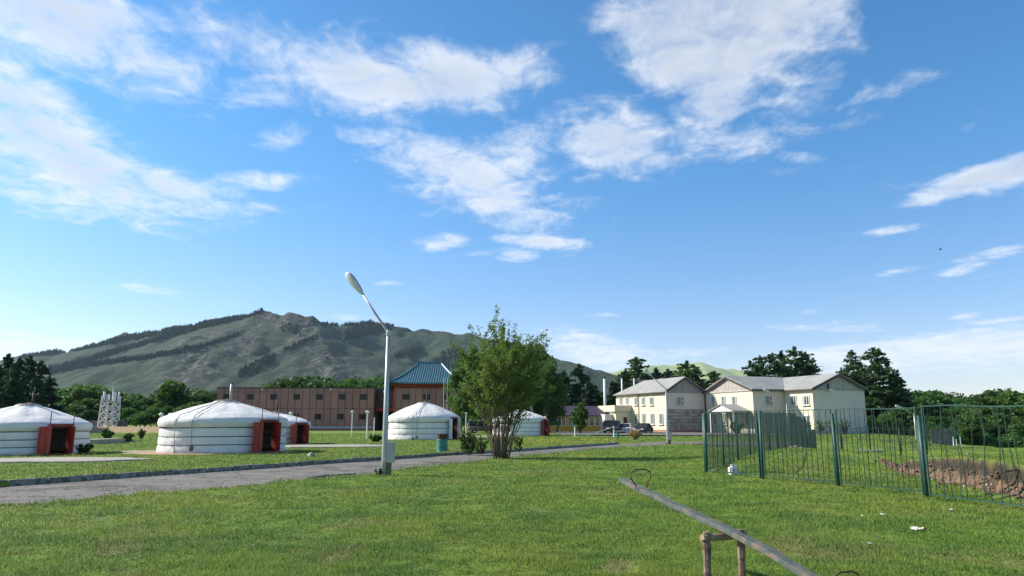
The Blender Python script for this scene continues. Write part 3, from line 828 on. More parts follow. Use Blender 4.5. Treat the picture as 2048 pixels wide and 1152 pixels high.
# ------------------------------------------------------------------ tents (gers)
DOOR_DIR = R(-27)
def make_yurt(label, cx, cy, rad, wall, apex, z0, door='red', chimney=1.0, pipe='steel', ropes=True, seed=1, leaf_w=.62):
    root = empty('yurt', (cx, cy, z0))
    tag(root, label, 'tent', 'white felt tents on the lawn')
    rg = np.random.default_rng(seed)
    cam_a = math.atan2(-cy, -cx)
    half = .52 / rad                       # half angle of the doorway
    nseg = 72
    angs = np.linspace(DOOR_DIR + half, DOOR_DIR + 2 * math.pi - half, nseg + 1)
    zr = [wall * k for k in (.26, .50, .76)]
    def wob(t, z, a): return a * float(perlin(t * 3.3 + seed * 5, z * 2.6)) + a * .7 * float(perlin(t * 11 + seed, z * 4)) + a * .4 * float(perlin(t * 23 + seed, z * 2))
    prof = []
    lv = [-.05] + zr + [wall * 1.0]
    for k in range(len(lv) - 1):
        a, b = lv[k], lv[k + 1]
        for q in (0.03, .2, .45, .7, .9, .985):
            z = a + (b - a) * q
            prof.append((rad * (1.018 - .030 * z / wall) + .030 * math.sin(math.pi * q) ** .6 - .01, z))
    rings = []
    for r, z in prof:
        rings.append([((r + wob(t, z, .035)) * math.cos(t), (r + wob(t, z, .035)) * math.sin(t), z) for t in angs])
    MB().loft(rings, False, False, False).build('wall_felt', M['felt'], root, True)
    # roof with a rolled eave; its skirt hangs over the wall
    rp = [(rad * 1.0 + .06, zr[2] + .03), (rad + .105, zr[2] + .10), (rad + .135, wall * .92), (rad + .10, wall * 1.02), (rad * .965, wall * 1.085)]
    r1 = rad * .20
    for k in range(1, 12):
        t = k / 11.0
        rr = rad * .965 + (r1 - rad * .965) * t
        rp.append((rr, wall * 1.085 + (apex - wall * 1.085) * (t ** .93) + .05 * math.sin(math.pi * t)))
    rp += [(r1 * .98, apex + .045), (r1 * .80, apex + .05)]
    rings = []
    for i, (r, z) in enumerate(rp):
        ring = []
        for k in range(90):
            t = 2 * math.pi * k / 90
            w = wob(t, z + 4, .055 if i < 5 else .028)
            if i < 3:
                dd = abs((t - DOOR_DIR + math.pi) % (2 * math.pi) - math.pi)
                zz_ = z + (wall * .97 - z) * (1 - float(smoothstep(half * .95, half * 1.2, dd)))
            else: zz_ = z
            sag = -.025 * (1 + math.sin(t * 9 + seed)) if 6 < i < 15 else 0
            ring.append(((r + w) * math.cos(t), (r + w) * math.sin(t), zz_ + sag + .4 * w))
        rings.append(ring)
    MB().loft(rings, False, False).build('roof_felt', M['felt_roof'], root, True)
    # crown ring
    cr = MB().lathe([(r1 * .82, apex + .03), (r1 * .84, apex + .075), (r1 * .70, apex + .11), (r1 * .66, apex + .02)], 28, cap=False)
    for k in range(4):
        a = k * math.pi / 4 + .3
        cr.tube([(math.cos(a) * r1 * .75, math.sin(a) * r1 * .75, apex + .06), (0, 0, apex + .16), (-math.cos(a) * r1 * .75, -math.sin(a) * r1 * .75, apex + .06)], .022, 6)
    cro = cr.build('crown_ring', M['wood_old'], root)
    fl = MB(); n = 20
    fl.add([(0, 0, apex + .145)] + [(r1 * .9 * math.cos(cam_a + 1.2 + math.pi * k / n * 1.1), r1 * .9 * math.sin(cam_a + 1.2 + math.pi * k / n * 1.1), apex + .085) for k in range(n + 1)], [(0, k + 1, k + 2) for k in range(n)])
    fl.build('crown_flap', M['felt_roof'], root)
    # ropes round the wall
    for z in zr:
        pts = [((rad * (1.018 - .030 * z / wall) + .012 + wob(t, z, .03)) * math.cos(t), (rad * (1.018 - .030 * z / wall) + .012 + wob(t, z, .03)) * math.sin(t), z + .012 * math.sin(3 * t + seed)) for t in angs[1:-1:2]]
        MB().tube(pts, .021, 5).build('rope', M['rope'], root)
    def roof_pt(t, s):                      # s: 0 crown .. 1 eave .. 2 foot
        if s <= 1:
            i = (1 - s) * 11; i0 = min(int(i), 10); f = i - i0
            a, b = rp[4 + i0], rp[5 + i0]
            r, z = a[0] + (b[0] - a[0]) * f + .035 + .10 * max(0, s - .85) / .15, a[1] + (b[1] - a[1]) * f + .05
        else:
            q = s - 1; z = wall * 1.0 * (1 - q) + .02 * q; r = rad + .185 - .10 * q
        return (r * math.cos(t), r * math.sin(t), z)
    if ropes:
        for (t0, t1, send) in ropes if isinstance(ropes, list) else [(-.30, -.62, 2.0), (-.26, -.34, 1.85)]:
            pts = []
            for k in range(22):
                q = k / 21 * send
                pts.append(roof_pt(cam_a + t0 * 1.5 + (t1 - t0) * min(1, q) * 1.0, q))
            MB().tube(pts, .02, 5).build('roof_rope', M['rope_pale'], root)
            if send < 2.0:
                p = pts[-1]
                st = MB().lathe([(.02, .16), (.075, .12), (.11, .02), (.10, -.07), (.05, -.12), (.01, -.13)], 9)
                for i, v_ in enumerate(st.v): st.v[i] = (v_[0] + p[0], v_[1] + p[1], v_[2] + p[2])
                st.build('hanging_stone', M['rope'], root)
    # stove pipe
    pr = .055
    ca = cam_a + 1.9
    cxp, cyp = r1 * .35 * math.cos(ca), r1 * .35 * math.sin(ca)
    ch = MB().tube([(cxp, cyp, apex - .3), (cxp, cyp, apex + chimney)], [pr * 1.25, pr], 10)
    cho = ch.build('stove_pipe', M[pipe], root, True)
    MB().lathe([(pr * 1.02, apex + chimney - .02), (pr * 1.25, apex + chimney), (pr * 1.25, apex + chimney + .05), (pr * .7, apex + chimney + .055)], 10, (cxp, cyp)).build('pipe_cap', M['pipe_dark'], cho)
    # doorway: local frame with x outwards, y to the left
    mt = Matrix.Rotation(DOOR_DIR, 4, 'Z') @ Matrix.Translation((rad * 1.0, 0, 0))
    pm_ = 'red' if door == 'red' else ('white_paint' if door == 'white' else 'red_dark')
    h = wall * .97; w = .44
    fr = MB(); fr.box(-.14, -w - .09, 0, .14, -w, h); fr.box(-.14, w, 0, .14, w + .09, h); fr.box(-.14, -w, h - .09, .145, w, h + .003); fr.box(-.14, -w, -.05, .16, w, .05)
    fr.xf(mt); fr.build('door_frame', M['red_dark' if door != 'brown' else 'door_brown'], root)
    li = MB().box(-.16, -w - .14, h + .01, .22, w + .14, h + .06); li.xf(mt); li.build('door_lintel', M['red_dark'], root)
    def leaf(hy, angle, lw):
        b = MB().box(0, -.022, .06, lw, .022, h - .08)
        m2 = mt @ Matrix.Translation((.15, hy, 0)) @ Matrix.Rotation(angle, 4, 'Z')
        b.xf(m2); o = b.build('door', M[pm_], root)
        for sy in (-1, 1):
            for (u0, u1, z0_, z1_) in ((.10, .46, .16, .62), (.54, .90, .16, .62), (.10, .46, .70, .95), (.54, .90, .70, .95)):
                q = MB().box(lw * u0, sy * .023 if sy > 0 else -.034, h * z0_, lw * u1, .034 if sy > 0 else -.023, h * z1_)
                q.xf(m2); q.build('panel', M[pm_], o)
        q = MB().box(lw * .88, -.05, h * .52, lw * .93, .05, h * .60); q.xf(m2); q.build('handle', M['rope'], o)
        return o
    leaf(-w, R(-82), leaf_w)                 # folded back against the felt
    leaf(w, R(12) if door != 'narrow' else R(60), .27)
    # poles leaning beside the doorway
    if door == 'red':
        for sy, hh in ((-1, .62), (1, .58)):
            q = MB().tube([(.20, sy * (w + .12), 0), (.16, sy * (w + .10), h + hh)], .024, 6); q.xf(mt); q.build('prop_pole', M['wood_old'], root)
    return root

def at_px(px, Y, py=880):
    p = PX(px, py, Y); return p[0]
make_yurt('white tent with open red doors, cut off by the picture edge', at_px(48, 35.8), 35.8, 2.72, 1.40, 2.28, LZ, 'red', .68, 'pipe_dark', False, 3)
make_yurt('nearest white tent, tall steel stove pipe and open red doors', at_px(447, 38.0), 38.0, 3.02, 1.62, 2.52, LZ, 'red', .98, 'steel', True, 5, .70)
make_yurt('smaller white tent with red doors half hidden behind the nearest tent', at_px(546, 52.0), 52.0, 2.42, 1.46, 2.12, LZ, 'red', 1.05, 'pipe_dark', False, 9)
make_yurt('white tent with a pale door behind the tall lamp post', at_px(847, 66.0), 66.0, 3.12, 1.95, 3.18, LZ, 'white', .95, 'pipe_dark', [(-.05, -.16, 1.9), (-.12, -.24, 1.95)], 12)
make_yurt('white tent behind the leafy shrub by the road', at_px(1040, 84.5), 84.5, 3.10, 1.86, 2.85, LZ, 'narrow', .3, 'pipe_dark', False, 17)

# ------------------------------------------------------------------ street lamps
def make_street_lamp(label, x, y, z, h=4.42, arm=(-.92, .20, 1.33), head=.96, box=True, base=True, group='tall street lamps'):
    root = empty('street_lamp', (x, y, z))
    tag(root, label, 'street lamp', group)
    MB().tube([(0, 0, -.1), (0, 0, .5), (0, 0, 1.6), (0, 0, h)], [.092, .088, .082, .060], 14).build('pole', M['steel'], root, True)
    MB().lathe([(.07, h - .12), (.078, h - .10), (.078, h + .02), (.05, h + .06)], 12).build('collar', M['steel'], root)
    A = Vector(arm); a0 = Vector((0, 0, h - .05)); a1 = a0 + A
    MB().tube([a0, a0 + A * .05 + Vector((0, 0, .03)), a0 + A * .5, a1], [.045, .042, .036, .032], 10).build('arm', M['steel'], root, True)
    # teardrop lamp head along the arm, turned up a little flatter than the arm
    d = (A.normalized() + Vector((-.10, 0, -.02))).normalized()
    side = d.cross(Vector((0, 0, 1))).normalized(); up = side.cross(d).normalized()
    ct, st_ = math.cos(R(-52)), math.sin(R(-52)); side, up = side * ct + up * st_, up * ct - side * st_
    L = 1.02 * head
    stations = [(0, .045, .045), (.08, .06, .06), (.16, .095, .085), (.34, .135, .11), (.55, .165, .13), (.72, .175, .135), (.86, .155, .115), (.95, .10, .075), (1.0, .03, .02)]
    top = MB(); bot = MB(); rt = []; rb_ = []
    for s_, w_, t_ in stations:
        c = a1 + d * (L * s_ - .05)
        rt.append([tuple(c + side * (w_ * head * math.cos(q)) + up * (t_ * head * math.sin(q))) for q in np.linspace(0, math.pi, 12)])
        rb_.append([tuple(c - up * .006 + side * (w_ * .96 * head * math.cos(q)) - up * (t_ * .62 * head * math.sin(q))) for q in np.linspace(0, math.pi, 12)])
    hd = top.loft(rt, True, True, True).build('lamp_head', M['steel'], root, True)
    bot.loft(rb_, True, True, True).build('lens', M['lens'], hd, True)
    if box:
        bx_ = MB().box(.085, -.17, .38, .30, .13, .98, .012).build('junction_box', M['steel'], root)
        MB().box(.07, -.19, .975, .325, .15, 1.0, .006).build('box_lid', M['steel'], bx_)
        MB().tube([(.16, -.02, .40), (.14, -.02, -.05)], .07, 8).build('cable_duct', M['wood_old'], root)
    if base:
        MB().box(-.15, -.02, -.1, -.085, .13, .14).build('ground_bracket', M['rubber'], root)
    return root
x, y = G(768, 951); make_street_lamp('tall grey street lamp with a junction box on the near lawn', x, y, gh(x, y))
x, y = G(1336, 888); make_street_lamp('tall white street lamp before the cream building with car yard', x, y, gh(x, y), 4.22, (-1.05, .1, 1.05), .85)
p = PX(1573, 806, 96); make_street_lamp('street lamp before the recessed wall of the far cream building', p[0], 96, 0, p[2], (-1.85, 0, 1.25), 1.3, False)
p = PX(1828, 828, 74); make_street_lamp('street lamp seen through the green fence before the wood', p[0], 74, gh(p[0], 74), p[2] - gh(p[0], 74), (-1.05, 0, .55), .9, False)

# globe lamps along the lawn paths
def make_globe_lamp(label, px, top, Y, flat=True, globe=True):
    zt = PX(px, top, Y)[2]; x = PX(px, top, Y)[0]; z0 = gh(x, Y)
    root = empty('globe_lamp' if globe else 'lamp_post', (x, Y, z0))
    tag(root, label, 'lamp post', 'white lamp posts on the lawn'); h = zt - z0
    MB().tube([(0, 0, -.05), (0, 0, h - .15)], [.06, .05], 8).build('pole', M['white_paint'], root)
    if globe:
        MB().lathe([(.03, h - .17), (.11, h - .13), (.165, h - .05), (.16, h), (.09, h + .06), (.02, h + .08)], 14).build('globe', M['globe'], root, True)
        MB().lathe([(.07, h + .055), (.04, h + .09), (.01, h + .10)], 10).build('cap', M['steel'], root)
    return root
for lab, px, top, Y, gl in [
    ('globe lamp right beside the nearest tent, facing the meadow', 323, 828, 52, True),
    ('globe lamp half hidden by the roof of the nearest tent', 341, 828, 58, True),
    ('globe lamp rising behind the smaller red door tent', 582, 826, 60, True),
    ('globe lamp before the brown building, the farther of two', 705, 823, 80, True),
    ('globe lamp before the brown building, the nearer of two', 735, 823, 66, True),
    ('bare white post without a lamp beside two globe lamps', 749, 832, 74, False),
    ('slim globe lamp between the two farthest tents', 932, 826, 88, True)]:
    make_globe_lamp(lab, px, top, Y, True, gl)

# ------------------------------------------------------------------ brown building with blue-roofed tower
BY = 135.0
def bz(py, Y=BY, px=600): return PX(px, py, Y)[2]
def bxx(px, Y=BY, py=815): return PX(px, py, Y)[0]
root = empty('brown_building', (bxx(432), BY, 0))
tag(root, 'long brown panel building with a blue pagoda roof tower', 'building')
OX = root.location.x
def bb(x0, y0, z0, x1, y1, z1, name, mat, parent=root, bev=0): return MB().box(x0 - OX, y0 - BY, z0, x1 - OX, y1 - BY, z1, bev).build(name, M[mat], parent)
xl, xr = bxx(432), bxx(748)
ztop, zrow1, zrow2, zpl = bz(776.5), bz(784), bz(817), bz(852)
core = bb(xl + .02, BY + .10, 0, xr - .02, BY + 14, ztop - .15, 'wall', 'brown_dark')
bb(xl - .05, BY - .12, ztop, xr + .03, BY + 14.1, ztop + .16, 'parapet', 'frame_brown')
bb(xl, BY - .10, .55, xr, BY + .11, zpl - .03, 'plinth', 'plinth')
bb(xl - .1, BY - .6, -.3, xr + .1, BY + .09, .52, 'base_step', 'brick_red')
npan = 22; pw = (xr - xl) / npan
def panel_mesh(w, h): return MB().box(.045, -.05, .035, w - .045, .05, h - .035).mesh('cladding_panel', M['brown_panel'])
WUP = [452, 499.6, 546.5, 592.5, 638, 683, 726.6]; WLO = [452, 499, 545, 592, 637, 681.5, 725]
rowdef = [(zpl, zrow2, WLO, 827.5, 839.6), (zrow2, zrow1, WUP, 788, 800), (zrow1, ztop, [], 0, 0)]
pmesh = {}
def clad(par, x0, n, w, yfront, rows, ox, oy):
    for ri, (z0, z1, wins, wy0, wy1) in enumerate(rows):
        for k in range(n):
            a, b = x0 + k * w, x0 + (k + 1) * w
            spans = [(z0, z1)]
            for wx in wins:
                if a - .25 * w < wx < b + .25 * w and False: pass
            key = (round(w, 3), round(z1 - z0, 3))
            if key not in pmesh: pmesh[key] = panel_mesh(w, z1 - z0)
            o = link('cladding_panel', pmesh[key], par, (a - ox, yfront + random.uniform(-.015, .015) - oy, z0))
clad(root, xl, npan, pw, BY, rowdef, OX, BY)
def window_unit(par, cx, yf, z0, z1, w, ox, oy, open_=0.0, frame='frame_brown'):
    f = MB(); t = .07
    f.box(-w / 2, -.10, 0, -w / 2 + t, .0, z1 - z0); f.box(w / 2 - t, -.10, 0, w / 2, .0, z1 - z0)
    f.box(-w / 2 + t, -.10, 0, w / 2 - t, .0, t); f.box(-w / 2 + t, -.10, z1 - z0 - t, w / 2 - t, .0, z1 - z0)
    f.box(-.03, -.085, t, .03, .0, z1 - z0 - t)
    wo_ = f.build('window', M[frame], par, loc=(cx - ox, yf - oy, z0))
    for s_ in (-1, 1):
        p = MB().box(-w / 4 + .06, -.02, 0, w / 4 - .06, .02, z1 - z0 - 2 * t).build('pane', M['glass_dark'], wo_, loc=(s_ * (w / 4 - .01), -.05, t))
        if open_ and s_ > 0: p.rotation_euler = (R(open_), 0, 0)
    MB().box(-w / 2 - .06, -.20, -.07, w / 2 + .06, -.04, -.005).build('sill', M['plinth'], wo_)
    return wo_
for r_, wy0, wy1 in ((WUP, 788, 800), (WLO, 827.5, 839.6)):
    for px in r_:
        window_unit(root, bxx(px), BY - .055, bz(wy1), bz(wy0), 1.22, OX, BY, 8 if wy0 > 800 else 0)
for px in (523, 661):
    fx = bxx(px); fl = bb(fx - .12, BY - .28, bz(781), fx + .12, BY - .055, bz(776.8), 'floodlight', 'white_paint')
# left return wall
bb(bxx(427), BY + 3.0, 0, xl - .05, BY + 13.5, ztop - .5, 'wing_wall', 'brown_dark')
# recessed link with an oval window and the dark entrance below
x0, x1 = xr + .01, bxx(785)
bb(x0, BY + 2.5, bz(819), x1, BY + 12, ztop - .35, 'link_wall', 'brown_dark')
bb(x0, BY + 2.2, bz(822), x1, BY + 2.45, bz(816), 'red_beam', 'red')
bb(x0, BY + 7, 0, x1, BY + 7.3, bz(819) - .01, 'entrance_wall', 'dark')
ov = MB(); c = bxx(762)
for r_, nm, mt_ in ((1.0, 'window', 'frame_brown'), (.85, 'pane', 'glass_dark')):
    mb = MB(); mb.lathe([(r_ * .85, -.06), (r_ * .85, .06 if nm == 'window' else .09)], 24); mb.xf(Matrix.Translation((c - OX, 2.45, bz(796))) @ Matrix.Rotation(R(90), 4, 'X') @ Matrix.Diagonal((1.0, 1.15, 1, 1)))
    mb.build(nm, M[mt_], root)
MB().box(-.35, -.1, -.25, .35, .0, .25).build('sign_board', M['white_paint'], root, loc=(c - OX + .2, 2.48, bz(782)))
# tower
TYF = 129.0
tx0, tx1 = bxx(790, TYF), bxx(913, TYF)
tzt = bz(776, TYF); 
bb(tx0 + .02, TYF + .1, 0, tx1 - .02, TYF + 11.5, tzt, 'tower_wall', 'brown_dark')
trow = [(0.3, bz(817, TYF), [], 0, 0), (bz(817, TYF), tzt - .02, [], 0, 0)]
clad(root, tx0, 9, (tx1 - tx0) / 9, TYF, trow, OX, BY)
for k in range(7): # side cladding seen on the left of the tower
    o = link('cladding_panel', pmesh[list(pmesh)[-1]], root, (tx0 - OX, TYF + 11.2 - k * 1.6 - BY, bz(817, TYF))); o.rotation_euler = (0, 0, R(-90))
for px in (812, 853, 893): window_unit(root, bxx(px, TYF), TYF - .055, bz(800, TYF), bz(788, TYF), 1.2, OX, BY)
MB().tube([(tx0 - .12 - OX, TYF - .15 - BY, .2), (tx0 - .12 - OX, TYF - .15 - BY, tzt)], .09, 8).build('downpipe', M['red'], root)
# red band under the eaves, bracketed
rc = ((tx0 + tx1) / 2 - OX, TYF + 5.75 - BY); hwx = (tx1 - tx0) / 2
zr0, zr1 = tzt, bz(767.5, TYF)
def sq(hw, hd, z): return [(rc[0] - hw, rc[1] - hd, z), (rc[0] + hw, rc[1] - hd, z), (rc[0] + hw, rc[1] + hd, z), (rc[0] - hw, rc[1] + hd, z)]
MB().loft([sq(hwx + .15, 5.9, zr0), sq(hwx + .30, 6.05, zr0 + .35), sq(hwx + .75, 6.5, zr1)], True, True).build('red_eave_band', M['red_dark'], root)
# curved hipped roof
zrid = bz(729, TYF + 5.75); prof = []
ridge_hw = (bxx(868.6, TYF + 5.75) - bxx(821, TYF + 5.75)) / 2
n = 12; rings = []
for k in range(n + 1):
    t = k / n
    hw = (hwx + 1.0) + (ridge_hw - hwx - 1.0) * (1 - (1 - t) ** 1.0)
    hd = 6.7 + (.5 - 6.7) * t
    z = zr1 + .05 + (zrid - zr1 - .05) * (t ** 1.32 * .82 + t * .18)
    r_ = sq(hw, hd, z)
    # lifted corners
    lift = .34 * (1 - t) ** 3
    r_ = [(a, b, c_ + lift) for a, b, c_ in r_]
    full = []
    for q in range(4):
        p0, p1 = r_[q], r_[(q + 1) % 4]
        for j in range(8):
            f = j / 8; lf = lift * (1 - (2 * f - 1) ** 4)
            full.append((p0[0] + (p1[0] - p0[0]) * f, p0[1] + (p1[1] - p0[1]) * f, p0[2] + (p1[2] - p0[2]) * f - lf))
    rings.append(full)
rings = [[(x_, y_, z_ - .12) for x_, y_, z_ in rings[0]]] + rings
rf = MB().loft(rings, True, True).build('roof', M['blue_roof'], root)
# tile ribs down the front and side slopes
rib = MB(); nr = 30
for k in range(nr + 1):
    f = (k / nr) * 2 - 1
    pts = []
    for t in np.linspace(0, 1, 8):
        hw = (hwx + 1.0) + (ridge_hw - hwx - 1.0) * t; hd = 6.7 + (.5 - 6.7) * t
        x_ = f * (hwx + .95)
        if abs(x_) > hw: break
        z = zr1 + .05 + (zrid - zr1 - .05) * (t ** 1.32 * .82 + t * .18) + .34 * (1 - t) ** 3 * (x_ / (hwx + 1)) ** 4
        pts.append((rc[0] + x_, rc[1] - hd, z + .05))
    if len(pts) > 1: rib.tube(pts, .085, 5)
for sx in (-1, 1):
    for k in range(13):
        f = (k / 12) * 2 - 1; pts = []
        for t in np.linspace(0, 1, 7):
            hw = (hwx + 1.0) + (ridge_hw - hwx - 1.0) * t; hd = 6.7 + (.5 - 6.7) * t
            if abs(f * 6.6) > hd: break
            z = zr1 + .05 + (zrid - zr1 - .05) * (t ** 1.32 * .82 + t * .18)
            pts.append((rc[0] + sx * hw, rc[1] + f * 6.6, z + .05))
        if len(pts) > 1: rib.tube(pts, .085, 5)
o = rib.build('roof_tile', M['blue_trim'], rf); o['kind'] = 'stuff'
for sx in (-1, 1):
    for sy in (-1, 1):
        pts = []
        for t in np.linspace(0, 1, 9):
            hw = (hwx + 1.0) + (ridge_hw - hwx - 1.0) * t; hd = 6.7 + (.5 - 6.7) * t
            z = zr1 + .05 + (zrid - zr1 - .05) * (t ** 1.32 * .82 + t * .18) + .34 * (1 - t) ** 3
            pts.append((rc[0] + sx * hw, rc[1] + sy * hd, z + .10))
        MB().tube(pts, .16, 6).build('hip_ridge', M['blue_trim'], rf)
MB().box(rc[0] - ridge_hw - .5, rc[1] - .35, zrid - .05, rc[0] + ridge_hw + .5, rc[1] + .35, zrid + .5, .08).build('ridge_cap', M['blue_roof'], rf)
# flag poles before the tower
for px, lab in ((888, 'leftmost of three slim white flag poles before the tower'), (895, 'middle one of three slim white flag poles before the tower'), (903, 'rightmost of three slim white flag poles before the tower')):
    p = PX(px, 757, 115); rt_ = empty('flag_pole', (p[0], 115, LZ))
    tag(rt_, lab, 'flag pole', 'flag poles before the tower')
    MB().tube([(0, 0, -.1), (0, 0, p[2] - LZ)], [.055, .035], 8).build('pole', M['white_paint'], rt_)
    MB().lathe([(.01, p[2] - LZ - .02), (.06, p[2] - LZ + .04), (.01, p[2] - LZ + .10)], 8).build('finial', M['steel'], rt_)

# ------------------------------------------------------------------ cream buildings
AX = np.array((-.358, .934)); BX = np.array((.934, .358)); PHI = math.atan2(BX[1], BX[0])
def on_wall(px, py, P0, d):
    k = ray(px, py); kk = k[0] / k[1]
    s = (kk * P0[1] - P0[0]) / (d[0] - kk * d[1])
    Y = P0[1] + s * d[1]
    return s, PX(px, py, Y)[2]
C1 = np.array((at_px(1331, 117, 825), 117.0))
CB = np.array((at_px(1628, 105, 825), 105.0))

def gable_roof(name, root, x0, x1, y0, y1, ze, zp, axis, ov=.45, hip=0.0, th=.14):
    """ridged sheet roof; axis 'y': ridge runs along y, gable at y0"""
    xm = (x0 + x1) / 2; ym = (y0 + y1) / 2; mb = MB()
    if axis == 'y':
        sl = (zp - ze) / ((x1 - x0) / 2)
        A = [(x0 - ov, y0 - ov, ze - sl * ov), (xm, y0 - ov, zp), (xm, y1 + (ov if not hip else -hip), zp), (x0 - ov, y1 + ov, ze - sl * ov)]
        Bq = [(x1 + ov, y0 - ov, ze - sl * ov), (x1 + ov, y1 + ov, ze - sl * ov), (xm, y1 + (ov if not hip else -hip), zp), (xm, y0 - ov, zp)]
        pls = [A, Bq]
        if hip: pls.append([(x0 - ov, y1 + ov, ze - sl * ov), (xm, y1 - hip, zp), (x1 + ov, y1 + ov, ze - sl * ov)])
    else:
        sl = (zp - ze) / ((y1 - y0) / 2)
        pls = [[(x0 - ov, y0 - ov, ze - sl * ov), (x1, y0 - ov, ze - sl * ov), (x1, ym, zp), (x0 - ov, ym, zp)],
               [(x0 - ov, y1 + ov, ze - sl * ov), (x0 - ov, ym, zp), (x1, ym, zp), (x1, y1 + ov, ze - sl * ov)]]
    for p in pls: mb.prism(p, (0, 0, th))
    return mb.build(name, M['slate_roof'], root)

def gable_boards(root, pts, mat='boards'):
    """vertical boards filling a gable: pts = list of (base point, top z)"""
    pass

def board_gable(root, x0, x1, y, ze, zp, axis, mat='boards', n=26):
    mb = MB(); w = (x1 - x0) / n; xm = (x0 + x1) / 2
    def zt(x): return ze + (zp - ze) * (1 - abs(x - xm) / ((x1 - x0) / 2))
    for k in range(n):
        a, b = x0 + k * w + .012, x0 + (k + 1) * w - .012
        d = random.uniform(0, .02)
        if axis == 'y': poly = [(a, y - d, ze), (b, y - d, ze), (b, y - d, max(ze + .01, zt(b) - .02)), (a, y - d, max(ze + .01, zt(a) - .02))]; off = (0, .05, 0)
        else: poly = [(y - d, b, ze), (y - d, a, ze), (y - d, a, max(ze + .01, zt(a) - .02)), (y - d, b, max(ze + .01, zt(b) - .02))]; off = (.05, 0, 0)
        mb.prism(poly, off)
    o = mb.build('gable_board', M[mat], root); o['kind'] = 'stuff'
    MBb = MB()
    if axis == 'y': MBb.box(x0 - .2, y - .10, ze - .28, x1 + .2, y - .025, ze - .02)
    else: MBb.box(y - .10, x0 - .2, ze - .28, y - .025, x1 + .2, ze - .02)
    MBb.build('gable_beam', M['boards'], root)

def rake_trim(root, x0, x1, y, ze, zp, axis, ov=.45):
    sl = (zp - ze) / ((x1 - x0) / 2); xm = (x0 + x1) / 2
    for s_ in (-1, 1):
        xe = xm + s_ * ((x1 - x0) / 2 + ov)
        p = [(xe, ze - sl * ov), (xm, zp), (xm, zp - .26), (xe, ze - sl * ov - .26)]
        if s_ > 0: p = p[::-1]
        if axis == 'y': MB().prism([(a, y - ov - .03, z) for a, z in p], (0, .06, 0)).build('rake_board', M['brown_dark'], root)
        else: MB().prism([(y - ov - .03, a, z) for a, z in p], (.06, 0, 0)).build('rake_board', M['brown_dark'], root)

def wwin(root, face, pos, at, z0, z1, w, split=1, curtain=True):
    """window in a wall; face 'front' looks along -y, 'side' along -x"""
    mb = MB(); h = z1 - z0; t = .09
    mb.box(-w / 2 - t, -.03, -t, -w / 2, .12, h + t); mb.box(w / 2, -.03, -t, w / 2 + t, .12, h + t)
    mb.box(-w / 2, -.03, -t, w / 2, .12, 0); mb.box(-w / 2, -.03, h, w / 2, .12, h + t)
    if split == 1: mb.box(w * .12, -.015, 0, w * .12 + .07, .1, h)
    elif split == 2: mb.box(w * .16, -.015, 0, w * .16 + .08, .1, h); mb.box(w * .16 + .08, -.012, h * .45, w / 2, .1, h * .45 + .07)
    o = mb.build('window', M['pvc'], root)
    MB().box(-w / 2 + .002, .03, .002, w / 2 - .002, .06, h - .002).build('pane', M['glass'], o)
    if curtain: MB().box(-w / 2 + .01, .0, .01, -w / 2 + w * random.uniform(.22, .42), .028, h - .01).build('curtain', M['curtain'], o)
    MB().box(-w / 2 - .15, -.16, -t - .06, w / 2 + .15, .0, -t - .005).build('sill', M['plinth'], o)
    if face == 'front': o.location = (pos, at - .09, z0)
    else: o.location = (at - .09, pos, z0); o.rotation_euler = (0, 0, R(-90))
    return o

r1b = empty('cream_house', (C1[0], C1[1], 0), PHI)
tag(r1b, 'two-storey cream house with stone tiled gable behind parked cars', 'building')
W1, L1, ZE, ZP = 7.5, 16.0, 6.6, 8.85
MB().box(0, 0, .45, W1, L1, ZE).build('wall', M['cream'], r1b)
MB().box(.06, -.035, 3.72, W1 - .02, -.005, ZE - .25).build('gable_render', M['cream_shaded'], r1b)
MB().box(-.05, -.06, -.3, W1 + .03, L1 + .05, .45).build('plinth', M['brick_red'], r1b)
gable_roof('roof', r1b, 0, W1, 0, L1, ZE, ZP, 'y', hip=3.6)
board_gable(r1b, 0, W1, -.04, ZE - .02, ZP, 'y'); rake_trim(r1b, 0, W1, 0, ZE, ZP, 'y')
MB().box(-.52, -.5, ZE - .30, -.44, L1 + .4, ZE - .14).build('gutter', M['brown_dark'], r1b)
for px, w in ((1242, .9), (1254.6, .9), (1271.7, .9), (1286, .9), (1303, .9)):
    s_, z1_ = on_wall(px, 795, C1, AX); _, z0_ = on_wall(px, 809.5, C1, AX); wwin(r1b, 'side', s_, 0, z0_, z1_, 1.05, 1)
for px in (1271.7, 1287.3, 1304.4, 1322):
    s_, z1_ = on_wall(px, 828, C1, AX); _, z0_ = on_wall(px, 848, C1, AX); wwin(r1b, 'side', s_, 0, z0_, z1_, 1.15, 1)
s_, z1_ = on_wall(1358, 793.5, C1, BX); _, z0_ = on_wall(1358, 810, C1, BX); wwin(r1b, 'front', s_, 0, z0_, z1_, 1.55, 2)
# stone tiles on the lower gable
MB().box(.35, -.055, .55, W1 - .35, -.006, 3.68).build('mortar_bed', M['mortar'], r1b)
tm = MB().box(.03, -.035, .03, .567 - .03, 0, .52 - .03, .012).mesh('stone_tile', M['tile_stone'])
for i in range(12):
    for j in range(6): link('stone_tile', tm, r1b, (.36 + i * .5665, -.056 - random.uniform(0, .02), .55 + j * .52))
s_, _ = on_wall(1277.5, 800, C1, AX)
MB().tube([(-.10, s_, .4), (-.10, s_, ZE - .3)], .06, 8).build('downpipe', M['wood_old'], r1b)
